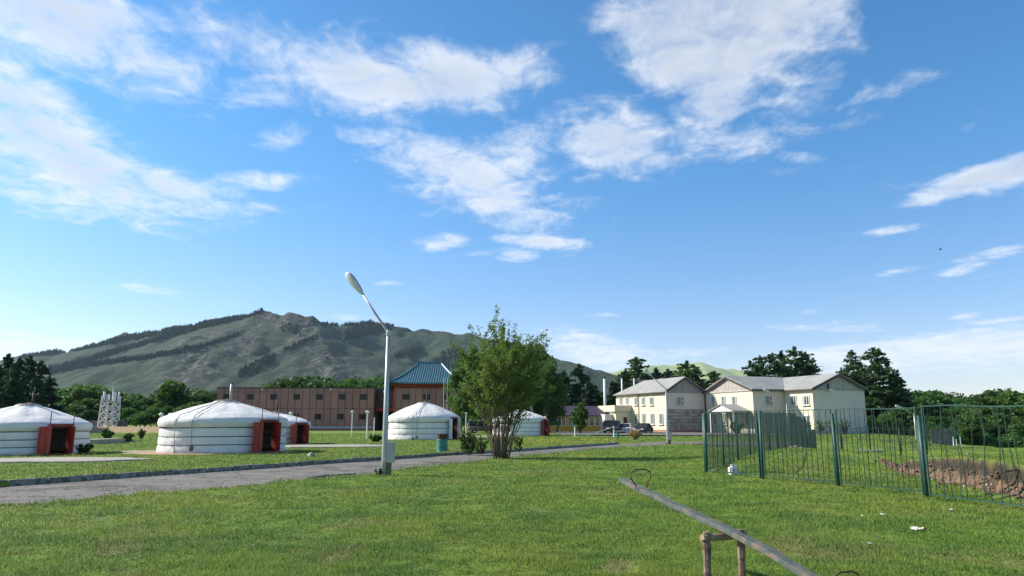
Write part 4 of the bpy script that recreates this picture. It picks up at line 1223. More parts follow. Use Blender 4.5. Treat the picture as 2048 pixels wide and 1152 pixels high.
# entrance annex with balcony
s0, _ = on_wall(1262, 820, C1, AX); s1 = L1 + .5
zb0, zb1 = on_wall(1245, 822.5, C1, AX)[1], on_wall(1245, 811.5, C1, AX)[1]
MB().box(-3.0, s0, 0, -.002, s1, zb0).build('annex_wall', M['cream'], r1b)
MB().box(-3.35, s0 - .25, zb0, -.003, s1 + .2, zb1).build('balcony_wall', M['cream'], r1b)
MB().box(-3.42, s0 - .32, zb0 - .12, -.004, s1 + .25, zb0 - .002).build('balcony_slab', M['plinth'], r1b)
d_ = MB().box(-1.55, s0 - .06, .3, -.85, s0 - .003, 2.5).build('door', M['door_brown'], r1b)
MB().box(-1.0, s0 - .11, 1.3, -.93, s0 - .062, 1.45).build('handle', M['steel'], d_)
MB().box(-4.6, s0 + 1.0, 0, -3.003, s1, 3.0).build('porch_wall', M['white_paint'], r1b)
for i in range(3): MB().box(-3.0, s0 - 1.0 + i * .3, -.1, -.3, s0 - .70 + i * .3, .1 + i * .1).build('step', M['plinth'], r1b)
for px, top, Y, lab in ((1209, 757, 138, 'tall white chimney pipe rising behind the purple roof'), (1243.5, 756, 152, 'thin pale pipe rising behind the cream house roof'), (1268, 756, 156, 'short thin pipe rising above the cream house ridge')):
    p = PX(px, top, Y); rt_ = empty('chimney_pipe', (p[0], Y, 0)); tag(rt_, lab, 'chimney', 'metal chimney pipes')
    MB().tube([(0, 0, 0), (0, 0, p[2])], [.30 if px < 1220 else .2, .24 if px < 1220 else .17], 10).build('pipe', M['white_paint'], rt_, True)
    MB().lathe([(.27, p[2] - .02), (.34, p[2] + .1), (.30, p[2] + .3), (.1, p[2] + .32)], 10).build('cap', M['pipe_dark'], rt_)
# dark link and the purple roof between the houses
lk = empty('link_building', (C1[0], C1[1], 0), PHI); tag(lk, 'dark recessed link with purple roof between the cream houses', 'building')
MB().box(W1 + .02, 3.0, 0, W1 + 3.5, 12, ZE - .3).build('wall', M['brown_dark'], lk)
MB().box(W1 + .3, 2.93, 3.2, W1 + 1.2, 2.99, 6.0).build('window', M['glass_dark'], lk)
mb = MB(); mb.prism([(W1 - 4.0, 9.0, ZE + .2), (W1 + 6.0, 9.0, ZE + .2), (W1 + 6.0, 15, ZE + 2.6), (W1 - 4.0, 15, ZE + 2.6)], (0, 0, .12)); mb.build('roof', M['purple_roof'], lk)
for i, (dx_, dy_) in enumerate(((-.5, 10.5), (2.0, 11.0), (-1.4, 10.5))):
    MB().lathe([(.28, ZE + 1.2), (.28, ZE + 2.1), (.42, ZE + 2.15), (.42, ZE + 2.5), (.1, ZE + 2.7)], 12, (W1 + dx_, dy_)).build('roof_vent', M['plinth'], lk)

r2b = empty('cream_house', (CB[0], CB[1], 0), PHI)
tag(r2b, 'L-shaped cream house with grey board gables behind the green fence', 'building')
WB, LB1, ZE2, ZP2 = 9.8, 5.75, 6.55, 8.6
mA = 5.9; LA = 11.5
MB().box(0, 0, .35, WB, LB1 + LA, ZE2).build('wall', M['cream'], r2b)
MB().box(-mA, LB1, .35, -.002, LB1 + LA, ZE2 - .004).build('wing_wall', M['cream'], r2b)
MB().box(.05, -.035, .4, WB, -.004, ZE2 - .25).build('gable_render', M['cream_shaded'], r2b)
MB().box(-mA + .06, LB1 - .035, .4, -.05, LB1 - .004, ZE2 - .2).build('recess_render', M['cream_shaded'], r2b)
MB().box(-.05, -.06, -.4, WB + .04, LB1 + LA, .35).build('plinth', M['plinth'], r2b)
MB().box(-mA - .05, LB1 - .06, -.4, -.06, LB1 + LA, .349).build('plinth', M['plinth'], r2b)
gable_roof('roof', r2b, 0, WB, 0, LB1 + LA, ZE2, ZP2, 'y')
gable_roof('wing_roof', r2b, -mA, WB / 2, LB1, LB1 + LA, ZE2 + .02, ZP2 + .06, 'x')
board_gable(r2b, 0, WB, -.04, ZE2 - .02, ZP2, 'y', n=30); rake_trim(r2b, 0, WB, 0, ZE2, ZP2, 'y')
board_gable(r2b, LB1, LB1 + LA, -mA - .04, ZE2 - .02, ZP2 + .06, 'x', n=34); rake_trim(r2b, LB1, LB1 + LA, -mA, ZE2 + .02, ZP2 + .06, 'x')
MB().box(-.52, -.5, ZE2 - .34, -.44, LB1 - .5, ZE2 - .18).build('gutter', M['brown_dark'], r2b)
MB().box(-mA - .4, LB1 - .52, ZE2 - .34, -.45, LB1 - .44, ZE2 - .18).build('gutter', M['brown_dark'], r2b)
A0 = CB + AX * LB1 - BX * mA
for px in (1426, 1446, 1467.5):
    s_, z1_ = on_wall(px, 793.5, A0, AX); _, z0_ = on_wall(px, 809, A0, AX); wwin(r2b, 'side', LB1 + s_, -mA, z0_, z1_, 1.0, 1)
for px in (1429, 1449, 1470, 1495):
    s_, z1_ = on_wall(px, 828, A0, AX); _, z0_ = on_wall(px, 848, A0, AX); wwin(r2b, 'side', LB1 + s_, -mA, z0_, z1_, 1.0, 1)
I0 = CB + AX * LB1
s_, z1_ = on_wall(1535, 792, I0, -BX); _, z0_ = on_wall(1535, 809.5, I0, -BX); wwin(r2b, 'front', -s_, LB1, z0_, z1_, 1.5, 2)
s_, z1_ = on_wall(1535, 830, I0, -BX); _, z0_ = on_wall(1535, 849, I0, -BX); wwin(r2b, 'front', -s_, LB1, z0_, z1_, 1.6, 2)
for px in (1586, 1611.5):
    for y1_, y0_ in ((792.5, 809.5), (832, 850)):
        s_, z1_ = on_wall(px, y1_, CB, AX); _, z0_ = on_wall(px, y0_, CB, AX); wwin(r2b, 'side', s_, 0, z0_, z1_, 1.25, 1)
MB().tube([(-.10, LB1 - .25, .3), (-.10, LB1 - .25, ZE2 - .2)], .075, 8).build('downpipe', M['cream'], r2b)
xw, zw = on_wall(1655, 780, CB, BX)
fl = MB().box(xw - .25, -.75, zw - .2, xw + .35, -.30, zw + .12, .03).build('floodlight', M['white_paint'], r2b)
MB().box(xw - .05, -.30, zw - .1, xw + .05, -.05, zw + .9).build('bracket', M['pipe_dark'], fl)
# small gabled porch
pz0 = on_wall(1448, 823, A0 - BX * 2.5, AX)[1]; pzp = on_wall(1448, 809.5, A0 - BX * 2.5, AX)[1]
sy0 = on_wall(1474, 822, A0 - BX * 2.5, AX)[0] + LB1; sy1 = on_wall(1423, 822, A0 - BX * 2.5, AX)[0] + LB1
po = MB(); ym_ = (sy0 + sy1) / 2
po.prism([(-mA - 3.2, sy0, pz0), (-mA - .05, sy0, pz0), (-mA - .05, ym_, pzp), (-mA - 3.2, ym_, pzp)], (0, 0, .1)); po.prism([(-mA - 3.2, ym_, pzp), (-mA - .05, ym_, pzp), (-mA - .05, sy1, pz0), (-mA - 3.2, sy1, pz0)], (0, 0, .1))
po.build('porch_roof', M['slate_roof'], r2b)
MB().prism([(-mA - 3.0, sy0 + .2, pz0), (-mA - 3.0, ym_, pzp - .1), (-mA - 3.0, sy1 - .2, pz0)], (.06, 0, 0)).build('porch_gable', M['white_paint'], r2b)
for yy in (sy0 + .3, sy1 - .3): MB().box(-mA - 3.0, yy - .1, 0, -mA - 2.8, yy + .1, pz0).build('porch_post', M['white_paint'], r2b)

# ------------------------------------------------------------------ low house with purple roof
PY = 128.0
rp_ = empty('glazed_house', (PX(1092, 840, PY)[0], PY, 0)); tag(rp_, 'low house with purple roof, ochre base and a row of windows', 'building')
px2x = lambda px: PX(px, 842, PY)[0] - rp_.location.x
zr_top, zr_bot, zw0, zbs = PX(1150, 813.5, PY + 4)[2], PX(1150, 832, PY)[2], PX(1150, 851.5, PY)[2], 0.0
xe = px2x(1219)
MB().box(0, .12, -.2, xe, 8, zr_bot).build('wall', M['yellow_wall'], rp_)
MB().box(-.02, -.02, -.2, xe, .11, zw0 - .05).build('base_wall', M['yellow_wall'], rp_)
rfp = MB(); rfp.prism([(-.5, -.5, zr_bot - .02), (xe + .2, -.5, zr_bot - .02), (xe + .2, 4, zr_top), (-.5, 4, zr_top)], (0, 0, .12)); rfp.prism([(-.5, 4, zr_top), (xe + .2, 4, zr_top), (xe + .2, 8.5, zr_bot), (-.5, 8.5, zr_bot)], (0, 0, .12))
rfo = rfp.build('roof', M['purple_roof'], rp_)
seam = MB().box(-.02, 0, 0, .02, math.hypot(4.5, zr_top - zr_bot), .05).mesh('roof_seam', M['purple_roof'])
for k in range(1, 24):
    o = link('roof_seam', seam, rfo, (xe * k / 24, -.5, zr_bot + .10)); o.rotation_euler = (math.atan2(zr_top - zr_bot, 4.5), 0, 0)
for pa, pb in ((1093, 1104), (1107, 1131), (1136, 1152), (1155, 1172), (1178, 1188), (1191, 1214)):
    a, b = px2x(pa), px2x(pb); w = b - a; h = zr_bot - zw0 - .1
    f = MB(); n_ = max(1, round(w / .75)); 
    f.box(0, -.02, 0, w, .06, .07); f.box(0, -.02, h - .07, w, .06, h)
    for q in range(n_ + 1): f.box(w * q / n_ - .05, -.022, .07, w * q / n_ + .05, .06, h - .07)
    wd = f.build('window', M['pvc'], rp_, loc=(a, .04, zw0))
    for q in range(n_): MB().box(w * q / n_ + .05, .02, .07, w * (q + 1) / n_ - .05, .045, h - .07).build('pane', M['glass'], wd)

# ------------------------------------------------------------------ mobile mast
TX0 = PX(217, 850, 120); mr = empty('lattice_mast', (TX0[0], 120, .3)); tag(mr, 'short white lattice mast with antenna panels at the forest edge', 'mast')
hm = PX(217, 792, 120)[2] - .3
def leg(sx, sy, z): w = 1.12 - .16 * z / hm; return (sx * w, sy * w, z)
for sx in (-1, 1):
    for sy in (-1, 1): MB().tube([leg(sx, sy, 0), leg(sx, sy, hm)], .11, 6).build('leg', M['white_paint'], mr)
nl = 4
for k in range(nl):
    z0_, z1_ = hm * k / nl * .86, hm * (k + 1) / nl * .86
    for (p, q) in (((-1, -1), (1, -1)), ((1, -1), (1, 1)), ((1, 1), (-1, 1)), ((-1, 1), (-1, -1))):
        MB().tube([leg(*p, z0_), leg(*q, z1_)], .075, 5).build('brace', M['white_paint'], mr)
        MB().tube([leg(*q, z0_), leg(*p, z1_)], .075, 5).build('brace', M['white_paint'], mr)
        MB().tube([leg(*p, z1_), leg(*q, z1_)], .075, 5).build('brace', M['white_paint'], mr)
for k in range(8):
    a = k * math.pi / 4
    o = MB().box(-.15, -.09, -.75, .15, .09, .55, .03).build('antenna_panel', M['white_paint'], mr, loc=(1.15 * math.cos(a), 1.15 * math.sin(a), hm - .1 + (.25 if k % 3 else -.2))); o.rotation_euler = (0, 0, a + math.pi / 2)
MB().lathe([(1.25, hm - .75), (1.25, hm - .68)], 8, cap=True).build('platform', M['steel'], mr)
MB().tube([(.15, 0, hm - .6), (.15, 0, hm + 1.6)], .05, 6).build('lightning_rod', M['white_paint'], mr)
MB().box(-2.0, -1.6, -.4, 2.0, 1.6, .05).build('footing', M['concrete'], mr)
for dx_ in (-2.6, 2.3): MB().box(dx_ - .6, -.5, -.3, dx_ + .6, .5, 1.6, .03).build('cabinet', M['grey_fence'], mr)
# embankment of the road behind the lawn
em = MB(); em.prism([(-78, 111, .1), (-78, 113, .95), (-78, 117, .95), (-78, 119, .1)][::-1], (42, 0, 0))
tag(em.build('embankment', M['soil']), 'low tan embankment at the forest edge below the mast', 'embankment', kind='structure')
# low slab and stack of boards on the left lawn
x, y = G(182, 889, LZ); rt_ = empty('concrete_block', (x - .2, y + 1.6, LZ), R(-12)); tag(rt_, 'raised concrete foundation slab between the tents and the mast', 'slab')
MB().box(-.85, -1.3, -.2, .85, 1.3, .34, .02).build('slab', M['concrete'], rt_)
x, y = G(226, 884, LZ); rt_ = empty('plank_pile', (x, y, LZ), R(-6)); tag(rt_, 'flat pile of grey planks beside the raised slab', 'planks')
for k in range(7): 
    o = MB().box(-1.5, -.12, 0, 1.5, .12, .06).build('plank', M['grey_fence'], rt_, loc=(random.uniform(-.3, .3), -.7 + .24 * k, .02 + .07 * (k % 2))); o.rotation_euler = (0, random.uniform(-.02, .02), random.uniform(-.08, .08))
for px, top, Y, lab in ((69, 782, 66, 'slim wooden utility pole behind the cut-off tent'),):
    p = PX(px, top, Y); rt_ = empty('utility_pole', (p[0], Y, LZ)); tag(rt_, lab, 'pole')
    MB().tube([(0, 0, 0), (0, 0, p[2])], .07, 7).build('pole', M['bark_pale'], rt_)
    MB().box(-.4, -.04, p[2] - .5, .4, .04, p[2] - .4).build('cross_arm', M['bark_pale'], rt_)
    for sx in (-.35, 0, .35): MB().lathe([(.03, p[2] - .4), (.04, p[2] - .34), (.02, p[2] - .28)], 6, (sx, 0)).build('insulator', M['white_paint'], rt_)

# ------------------------------------------------------------------ cars
def make_car(name, label, x, y, z, rz, L, Wd, H, paint, suv=False):
    root = empty(name, (x, y, z), rz); tag(root, label, 'car', 'cars parked beside the cream house')
    hw = Wd / 2; zb = .28 if suv else .22; belt = H * .60
    if suv: prof = [(-L / 2, .55), (-L / 2 + .02, belt - .1), (-L / 2 + .1, belt), (L / 2 - 1.45, belt), (L / 2 - .35, belt - .10), (L / 2 - .05, belt - .28), (L / 2, .5), (L / 2 - .08, zb), (-L / 2 + .08, zb)]
    else: prof = [(-L / 2, .50), (-L / 2 + .03, belt - .10), (-L / 2 + .15, belt - .01), (-L / 2 + .7, belt), (L / 2 - 1.45, belt), (L / 2 - .5, belt - .14), (L / 2 - .06, belt - .30), (L / 2, .42), (L / 2 - .08, zb), (-L / 2 + .08, zb)]
    rings = []
    for f_, yy in ((.93, -hw), (1.0, -hw + .07), (1.0, hw - .07), (.93, hw)):
        rings.append([(px_ * (1 if f_ == 1 else .985), yy, zb + (pz_ - zb) * (1 if f_ == 1 else .95)) for px_, pz_ in prof])
    body = MB().loft(rings, True, True).build('body', M[paint], root, False)
    # glasshouse
    if suv: base = (-L / 2 + .08, L / 2 - 1.40); top = (-L / 2 + .30, L / 2 - 2.15)
    else: base = (-L / 2 + .55, L / 2 - 1.35); top = (-L / 2 + 1.25, L / 2 - 2.2)
    g = MB()
    g.loft([[(base[0], -hw + .06, belt - .02), (base[1], -hw + .06, belt - .02), (base[1], hw - .06, belt - .02), (base[0], hw - .06, belt - .02)], [(top[0], -hw + .22, H - .06), (top[1], -hw + .22, H - .06), (top[1], hw - .22, H - .06), (top[0], hw - .22, H - .06)]], True, True)
    g.build('window', M['glass_dark'], root)
    rfm = MB().box(top[0] - .05, -hw + .19, H - .07, top[1] + .06, hw - .19, H, .03)
    for bx0, tx in ((base[0], top[0]), (base[1], top[1]), ((base[0] + base[1]) / 2 - .1, (top[0] + top[1]) / 2)):
        for s_ in (-1, 1): rfm.tube([(bx0, s_ * (hw - .055), belt - .02), (tx, s_ * (hw - .205), H - .05)], .045, 5)
    rfm.build('roof', M[paint], root)
    wr = .36 if suv else .32
    for sx in (-L / 2 + .85, L / 2 - .9):
        for s_ in (-1, 1):
            w_ = MB().lathe([(wr * .62, -.10), (wr * .95, -.105), (wr, -.07), (wr, .07), (wr * .95, .105), (wr * .62, .10)], 18, cap=False); mt_ = Matrix.Translation((sx, s_ * (hw - .09), wr)) @ Matrix.Rotation(R(90), 4, 'X')
            w_.xf(mt_); wo2 = w_.build('wheel', M['rubber'], root)
            q = MB().lathe([(wr * .62, -.08), (wr * .62, .08)], 14); q.xf(mt_); q.build('rim', M['alloy'], wo2)
    for s_ in (-1, 1):
        MB().box(L / 2 - .22, s_ * (hw - .32) - .2, belt - .36, L / 2 - .02, s_ * (hw - .32) + .2, belt - .20, .02).build('headlight', M['lamp_clear'], root)
        MB().box(-L / 2 - .02, s_ * (hw - .22) - .13, belt - .30, -L / 2 + .12, s_ * (hw - .22) + .13, belt - .08, .02).build('taillight', M['lamp_red'], root)
        MB().box(L / 2 - 1.75, s_ * (hw + .06) - .08, belt, L / 2 - 1.62, s_ * (hw + .06) + .08, belt + .14, .02).build('mirror', M[paint], root)
    MB().box(L / 2 - .01, -.26, .45, L / 2 + .02, .26, .56).build('number_plate', M['plate'], root)
    MB().box(-L / 2 - .03, -.26, .62 if not suv else .72, -L / 2 + .0, .26, .74 if not suv else .84).build('number_plate', M['plate'], root)
    return root
c = PX(1228, 858, 106); make_car('parked_car', 'black off-road car seen from behind, first in the row', c[0], 106, .05, R(60), 4.5, 1.85, 1.85, 'car_black', True)
c = PX(1254, 860, 108); make_car('parked_car', 'white saloon car parked between two black cars', c[0], 108, .05, R(70), 4.3, 1.72, 1.42, 'car_white')
c = PX(1286, 860, 107); make_car('parked_car', 'black saloon car facing the road, last in the row', c[0], 107, .05, R(-118), 4.5, 1.78, 1.45, 'car_black')
c = PX(967, 856, 104); o = make_car('parked_car', 'dark car in the shade under the tall trees', c[0], 104, LZ, R(10), 4.4, 1.8, 1.75, 'car_black', True); o['group'] = 'dark cars under the trees'
c = PX(309, 852, 108); o = make_car('parked_car', 'small dark car on the embankment near the mast', c[0], 115, .95, R(0), 4.2, 1.7, 1.4, 'car_black'); o['group'] = 'dark cars under the trees'

# ------------------------------------------------------------------ barrel, barrier, litter, stones
x, y = G(884, 903, LZ); rt_ = empty('oil_drum', (x, y, LZ)); tag(rt_, 'rusty oil drum with peeling teal paint beside the road', 'barrel')
MB().lathe([(.28, 0), (.30, .02), (.285, .04), (.285, .31), (.30, .33), (.285, .35), (.285, .58), (.30, .60), (.285, .62)], 26).build('body', M['teal_paint'], rt_, False)
MB().lathe([(.287, .622), (.287, .86), (.30, .88), (.285, .90), (.26, .90), (.25, .70)], 26, cap=False).build('rim', M['rust'], rt_)
x, y = G(622, 914, LZ); 
def make_stone(label, x, y, z, s, mat='stone', grp='stones'):
    mb = MB(); mb.lathe([(.5, 0), (.62, .2), (.55, .55), (.3, .75), (.05, .78)], 9)
    mb.v = [(a * s * (1 + .3 * math.sin(3 * b)), b * s * (1 + .2 * math.cos(5 * a)), c_ * s) for a, b, c_ in mb.v]
    return tag(mb.build('stone', M[mat], loc=(x, y, z)), label, 'stone')
make_stone('pale rough stone on the verge near the nearest tent', x, y, LZ - .03, .28)
x, y = G(1150, 874, LZ); bg_ = empty('barrier', (x, y, LZ)); tag(bg_, 'pale pipe barrier leaning between posts before the cars', 'barrier')
xa, ya = G(1151, 873, LZ); xb_, yb_ = G(1228, 873, LZ); h1 = 1.0
MB().tube([(0, 0, -.1), (0, 0, 1.05)], .07, 8).build('post', M['white_paint'], bg_)
MB().tube([(xb_ - x, yb_ - y, -.1), (xb_ - x, yb_ - y, 1.1)], .08, 8).build('post', M['white_paint'], bg_)
xc, yc = G(1172, 873, LZ); MB().tube([(xc - x, yc - y, .05), (xb_ - x, yb_ - y, 1.0)], .05, 8).build('rail', M['steel'], bg_)
xd, yd = G(1236, 874, LZ); sg = empty('road_sign', (xd, yd, gh(xd, yd))); tag(sg, 'low red and white barred board on a teal stand', 'sign')
MB().box(-.12, -.1, 0, .12, .1, .62).build('stand', M['teal_paint'], sg); MB().box(-.35, -.06, .64, .75, .06, .80).build('board', M['red'], sg); MB().box(-.30, -.075, .69, .70, -.062, .75).build('stripe', M['white_paint'], sg)

# plastic canister by the fence
x, y = G(1467, 951); cn = empty('plastic_canister', (x, y, gh(x, y)), R(20)); tag(cn, 'white plastic canister standing at the foot of the fence', 'canister')
def rr(hx_, hy_, z, c_=.06): return [(-hx_ + c_, -hy_, z), (hx_ - c_, -hy_, z), (hx_, -hy_ + c_, z), (hx_, hy_ - c_, z), (hx_ - c_, hy_, z), (-hx_ + c_, hy_, z), (-hx_, hy_ - c_, z), (-hx_, -hy_ + c_, z)]
MB().loft([rr(.125, .09, 0, .03), rr(.14, .10, .02, .03), rr(.142, .10, .20, .03), rr(.13, .09, .235, .03), rr(.06, .05, .27, .02)], True, True).build('body', M['litter'], cn, False)
MB().lathe([(.035, .28), (.035, .32), (.02, .325)], 10, (-.05, 0)).build('cap', M['litter'], cn)
MB().tube([(-.02, 0, .28), (.03, 0, .335), (.10, 0, .32), (.12, 0, .26)], .016, 6).build('handle', M['litter'], cn)
def crumple(label, px, py, s, mat='paper'):
    x, y = G(px, py); n = 7; mb = MB(); vs = []
    for i in range(n):
        for j in range(n):
            u, v = i / (n - 1) - .5, j / (n - 1) - .5
            vs.append((u * s, v * s * .8, .02 + s * (.28 * abs(float(perlin(u * 4 + px, v * 4 + py))) + .35 * max(0, .35 - abs(u + .3 * v)))))
    mb.add(vs, [(i * n + j, (i + 1) * n + j, (i + 1) * n + j + 1, i * n + j + 1) for i in range(n - 1) for j in range(n - 1)])
    o = mb.build('paper_scrap', M[mat], loc=(x, y, gh(x, y) + .02)); return tag(o, label, 'litter', 'litter on the lawn')
crumple('largest crumpled pale paper lying on the near lawn', 1839, 1067, .20)
crumple('small white scrap on the grass right of the see-saw', 1742, 1093, .07, 'litter')
crumple('white scrap below the right-hand fence post', 1904, 1024, .08, 'litter')
crumple('tiny white scrap at the foot of the bent fence panel', 1949, 1004, .07, 'litter')
crumple('left one of two white scraps below the middle fence post', 1726, 1037, .06, 'litter')
crumple('right one of two white scraps below the middle fence post', 1768, 1036, .09, 'litter')
p = PX(1880, 499, 70); bd = MB()
bd.tube([(-.16, 0, 0), (-.05, 0, .02), (.10, 0, .02), (.20, 0, 0)], [.01, .05, .045, .01], 7)
bd.add([(-.04, 0, .03), (.08, 0, .03), (.0, .34, .14), (-.06, .36, .14)], [(0, 1, 2, 3)]); bd.add([(-.04, 0, .03), (.08, 0, .03), (.0, -.34, .12), (-.06, -.36, .12)], [(3, 2, 1, 0)])
tag(bd.build('bird', M['black'], loc=p), 'tiny dark bird flying in the sky above the wood', 'bird')

# ------------------------------------------------------------------ green metal fence
FH = 1.88
def fence_pt(px, yt, yb):
    a, b = ray(px, yt), ray(px, yb); rt_, rb_ = a[2] / a[1], b[2] / b[1]
    Y = FH / (rt_ - rb_); k = (a[0] / a[1] + b[0] / b[1]) / 2
    return np.array((k * Y, Y, CAMZ + Y * rb_))
near_pts = [(fence_pt(1411, 826, 945), fence_pt(1516, 822, 954)), (fence_pt(1527, 822, 955), fence_pt(1666, 819, 968)), (fence_pt(1677, 819, 970), fence_pt(1838, 816, 989)), (fence_pt(1852, 813, 994), None)]
d_ = near_pts[3][0] - near_pts[2][0]; d_ = d_ / np.linalg.norm(d_[:2])
near_pts[3] = (near_pts[3][0], near_pts[3][0] + np.array((d_[0] + .10, d_[1], -.01)) * 2.75)
bar_me = {}
def bar_mesh(h):
    k = round(h, 2)
    if k not in bar_me: bar_me[k] = MB().tube([(0, 0, 0), (0, 0, k)], .0095, 5).mesh('bar', M['green_bar'])
    return bar_me[k]
def fence_panel(root, A, B, nbar, H=FH, frame=.024, bend=0.0, lean=0.0, edge='green_frame', name='panel_frame'):
    o3 = Vector(root.location)
    A = Vector(A) - o3; B = Vector(B) - o3
    d = B - A; L = d.length; u = d.normalized(); up = Vector((0, 0, 1)); nrm = u.cross(up).normalized(); up = (up + nrm * lean).normalized()
    fm = MB(); t = frame
    def bar4(p, q, w=t):
        ax = (q - p).normalized(); s1 = ax.cross(nrm).normalized() * w / 2; s2 = nrm * w / 2
        fm.loft([[tuple(p + a * s1 + b * s2) for a, b in ((-1, -1), (1, -1), (1, 1), (-1, 1))], [tuple(q + a * s1 + b * s2) for a, b in ((-1, -1), (1, -1), (1, 1), (-1, 1))]])
    b0 = A + up * .06; b1 = B + up * .06; t0 = A + up * H; t1 = B + up * H
    if bend > 0:
        pts = [t0 + (t1 - t0) * q + up * (bend * .022 * math.sin(q * 7)) for q in np.linspace(0, 1, 7)]
        for p, q in zip(pts[:-1], pts[1:]): bar4(p, q)
    else: bar4(t0, t1)
    bar4(b0, b1); bar4(b0 - up * .06, t0 + up * t / 2, t * 1.25); bar4(b1 - up * .06, t1 + up * t / 2, t * 1.25)
    po = fm.build(name, M[edge], root)
    for k in range(1, nbar):
        f = k / nbar + random.uniform(-.006, .006)
        p = b0 + (b1 - b0) * f; q = t0 + (t1 - t0) * (f + random.uniform(-.012, .012) * (1 + 3 * bend))
        if bend > 0 and random.random() < .75:
            m1 = p + (q - p) * .35 + u * random.uniform(-.07, .07) * bend + nrm * random.uniform(-.06, .06) * bend; m2 = p + (q - p) * .68 + u * random.uniform(-.08, .08) * bend
            MB().tube([p, m1, m2, q], .0085, 5).build('bar', M['green_bar'], po)
        else:
            hh = (q - p).length; b_ = link('bar', bar_mesh(hh), po, p)
            b_.rotation_euler = (q - p).to_track_quat('Z', 'Y').to_euler()
    return po
def fence_post(root, p, h, r=.045, mat='green_metal', lean=(0, 0)):
    p = Vector(p) - Vector(root.location)
    MB().tube([p - Vector((0, 0, .3)), p + Vector((lean[0], lean[1], h))], r, 9).build('post', M[mat], root, True)
nf = empty('metal_fence', tuple(near_pts[0][0])); tag(nf, 'green barred metal fence crossing the near lawn before the eroded bank', 'fence', 'green metal fences')
for i, (A, B) in enumerate(near_pts):
    fence_panel(nf, A, B, (13, 14, 15, 15)[i], bend=(0, 0, .35, 1.0)[i])
for i in range(3):
    A, B = near_pts[i][1], near_pts[i + 1][0]; mid = (A + B) / 2
    fence_post(nf, mid, (1.90, 1.78, 1.70)[i], .042, lean=(random.uniform(-.03, .03), 0))
    fence_post(nf, mid * .45 + A * .55 + np.array((.02, .05, 0)), (1.55, 1.70, 1.60)[i], .03, 'green_bar')
fence_post(nf, near_pts[0][0] + np.array((-.02, .04, 0)), 1.86, .05)
fence_post(nf, near_pts[3][1], 1.9, .05)

# run of panels going back beside the yard
C0 = near_pts[0][0]; stepv = np.array((1.17, 2.2)) * 1.04
bf = empty('metal_fence', (C0[0], C0[1], 0)); tag(bf, 'long green metal fence running back from the near corner towards the houses', 'fence', 'green metal fences')
def back_z(i): return [.06, .06, .08, .10, .13, .16, .19, .22, .24, .24, .08, -.10, -.42, -.78][min(i, 13)]
prev = None
for i in range(14):
    p = C0[:2] + stepv * i
    if prev is not None:
        fence_panel(bf, (prev[0], prev[1], back_z(i)), (p[0], p[1], back_z(i)), 17)
    fence_post(bf, (p[0], p[1], back_z(i)), FH - .03, .04)
    prev = p
E0 = prev
ff_ = empty('metal_fence', (E0[0], E0[1], 0)); tag(ff_, 'far stretch of leaning dark fence panels beyond the grassy mound', 'fence', 'green metal fences')
q = E0.copy()
for i, (dx_, dy_, dz_, ln) in enumerate(((2.0, .3, .10, .0), (2.0, -.2, .12, .05), (1.9, -.6, .12, -.12), (1.7, -.3, .05, .25), (2.2, .2, 0, .1))):
    z_ = -.80 + .12 * i; nq = q + np.array((dx_, dy_))
    fence_panel(ff_, (q[0] + .05, q[1], z_), (nq[0] - .05, nq[1], z_ + dz_), 12, H=1.8, lean=ln); fence_post(ff_, (q[0], q[1], z_), 1.7, .04, 'green_bar'); q = nq
# grey board fence and a wire fence far off by the wood
xa, xb_ = PX(1863, 870, 76)[0], PX(1906, 870, 76)[0]
gf = empty('board_fence', (xa, 76, gh(xa, 76))); tag(gf, 'short grey board fence at the edge of the wood', 'fence')
bdm = MB().box(-.085, -.015, -.3, .085, .015, 1.5).mesh('board', M['grey_fence'])
for k in range(13): o = link('board', bdm, gf, ((xb_ - xa) * k / 12, random.uniform(-.02, .02), random.uniform(-.06, .06))); o.rotation_euler = (0, random.uniform(-.03, .03), 0)
for z_ in (.35, 1.15): MB().box(-.1, .02, z_, xb_ - xa + .1, .07, z_ + .09).build('rail', M['grey_fence'], gf)
wf = empty('wire_fence', (PX(1700, 884, 66)[0], 66, gh(PX(1700, 884, 66)[0], 66))); tag(wf, 'thin wire fence on dark posts along the slope before the wood', 'fence')
pp = []
for k in range(9):
    x_ = PX(1720 + k * 20, 880, 66)[0]; z_ = gh(x_, 66) - wf.location.z
    MB().tube([(x_ - wf.location.x, 0, z_ - .2), (x_ - wf.location.x + random.uniform(-.05, .05), 0, z_ + 1.3)], .04, 6).build('post', M['bark'], wf); pp.append((x_ - wf.location.x, 0, z_))
for z_ in (.15, .7, 1.2): MB().tube([(a, b, c_ + z_) for a, b, c_ in pp], .012, 4).build('wire', M['rope'], wf)
for k, (px, hh) in enumerate(((1906, 1.0), (1913, .8), (1921, 1.1))):
    p = PX(px, 880, 75); o = MB().tube([(0, 0, -.2), (random.uniform(-.06, .06), 0, hh)], .05, 6).build('white_post', M['white_paint'], loc=(p[0], 75, gh(p[0], 75)))
    tag(o, ('leftmost', 'middle', 'rightmost')[k] + ' one of three short white posts beside the grey board fence', 'post', 'white posts beside the board fence')
p = PX(1735, 893, 46); o = MB().tube([(-1.0, 0, .12), (.9, .1, .16)], .11, 10).build('pipe', M['concrete'], loc=(p[0], 46, gh(p[0], 46) + .08)); tag(o, 'white pipe lying in the grass beyond the mound', 'pipe')
p = PX(1955, 905, 52); o = MB().box(-.9, -.1, -.1, .7, .1, .16).build('concrete_beam', M['concrete'], loc=(p[0], 52, gh(p[0], 52) + .10)); o.rotation_euler = (0, .12, .2); tag(o, 'pale concrete beam lying on the slope below the wood', 'beam')

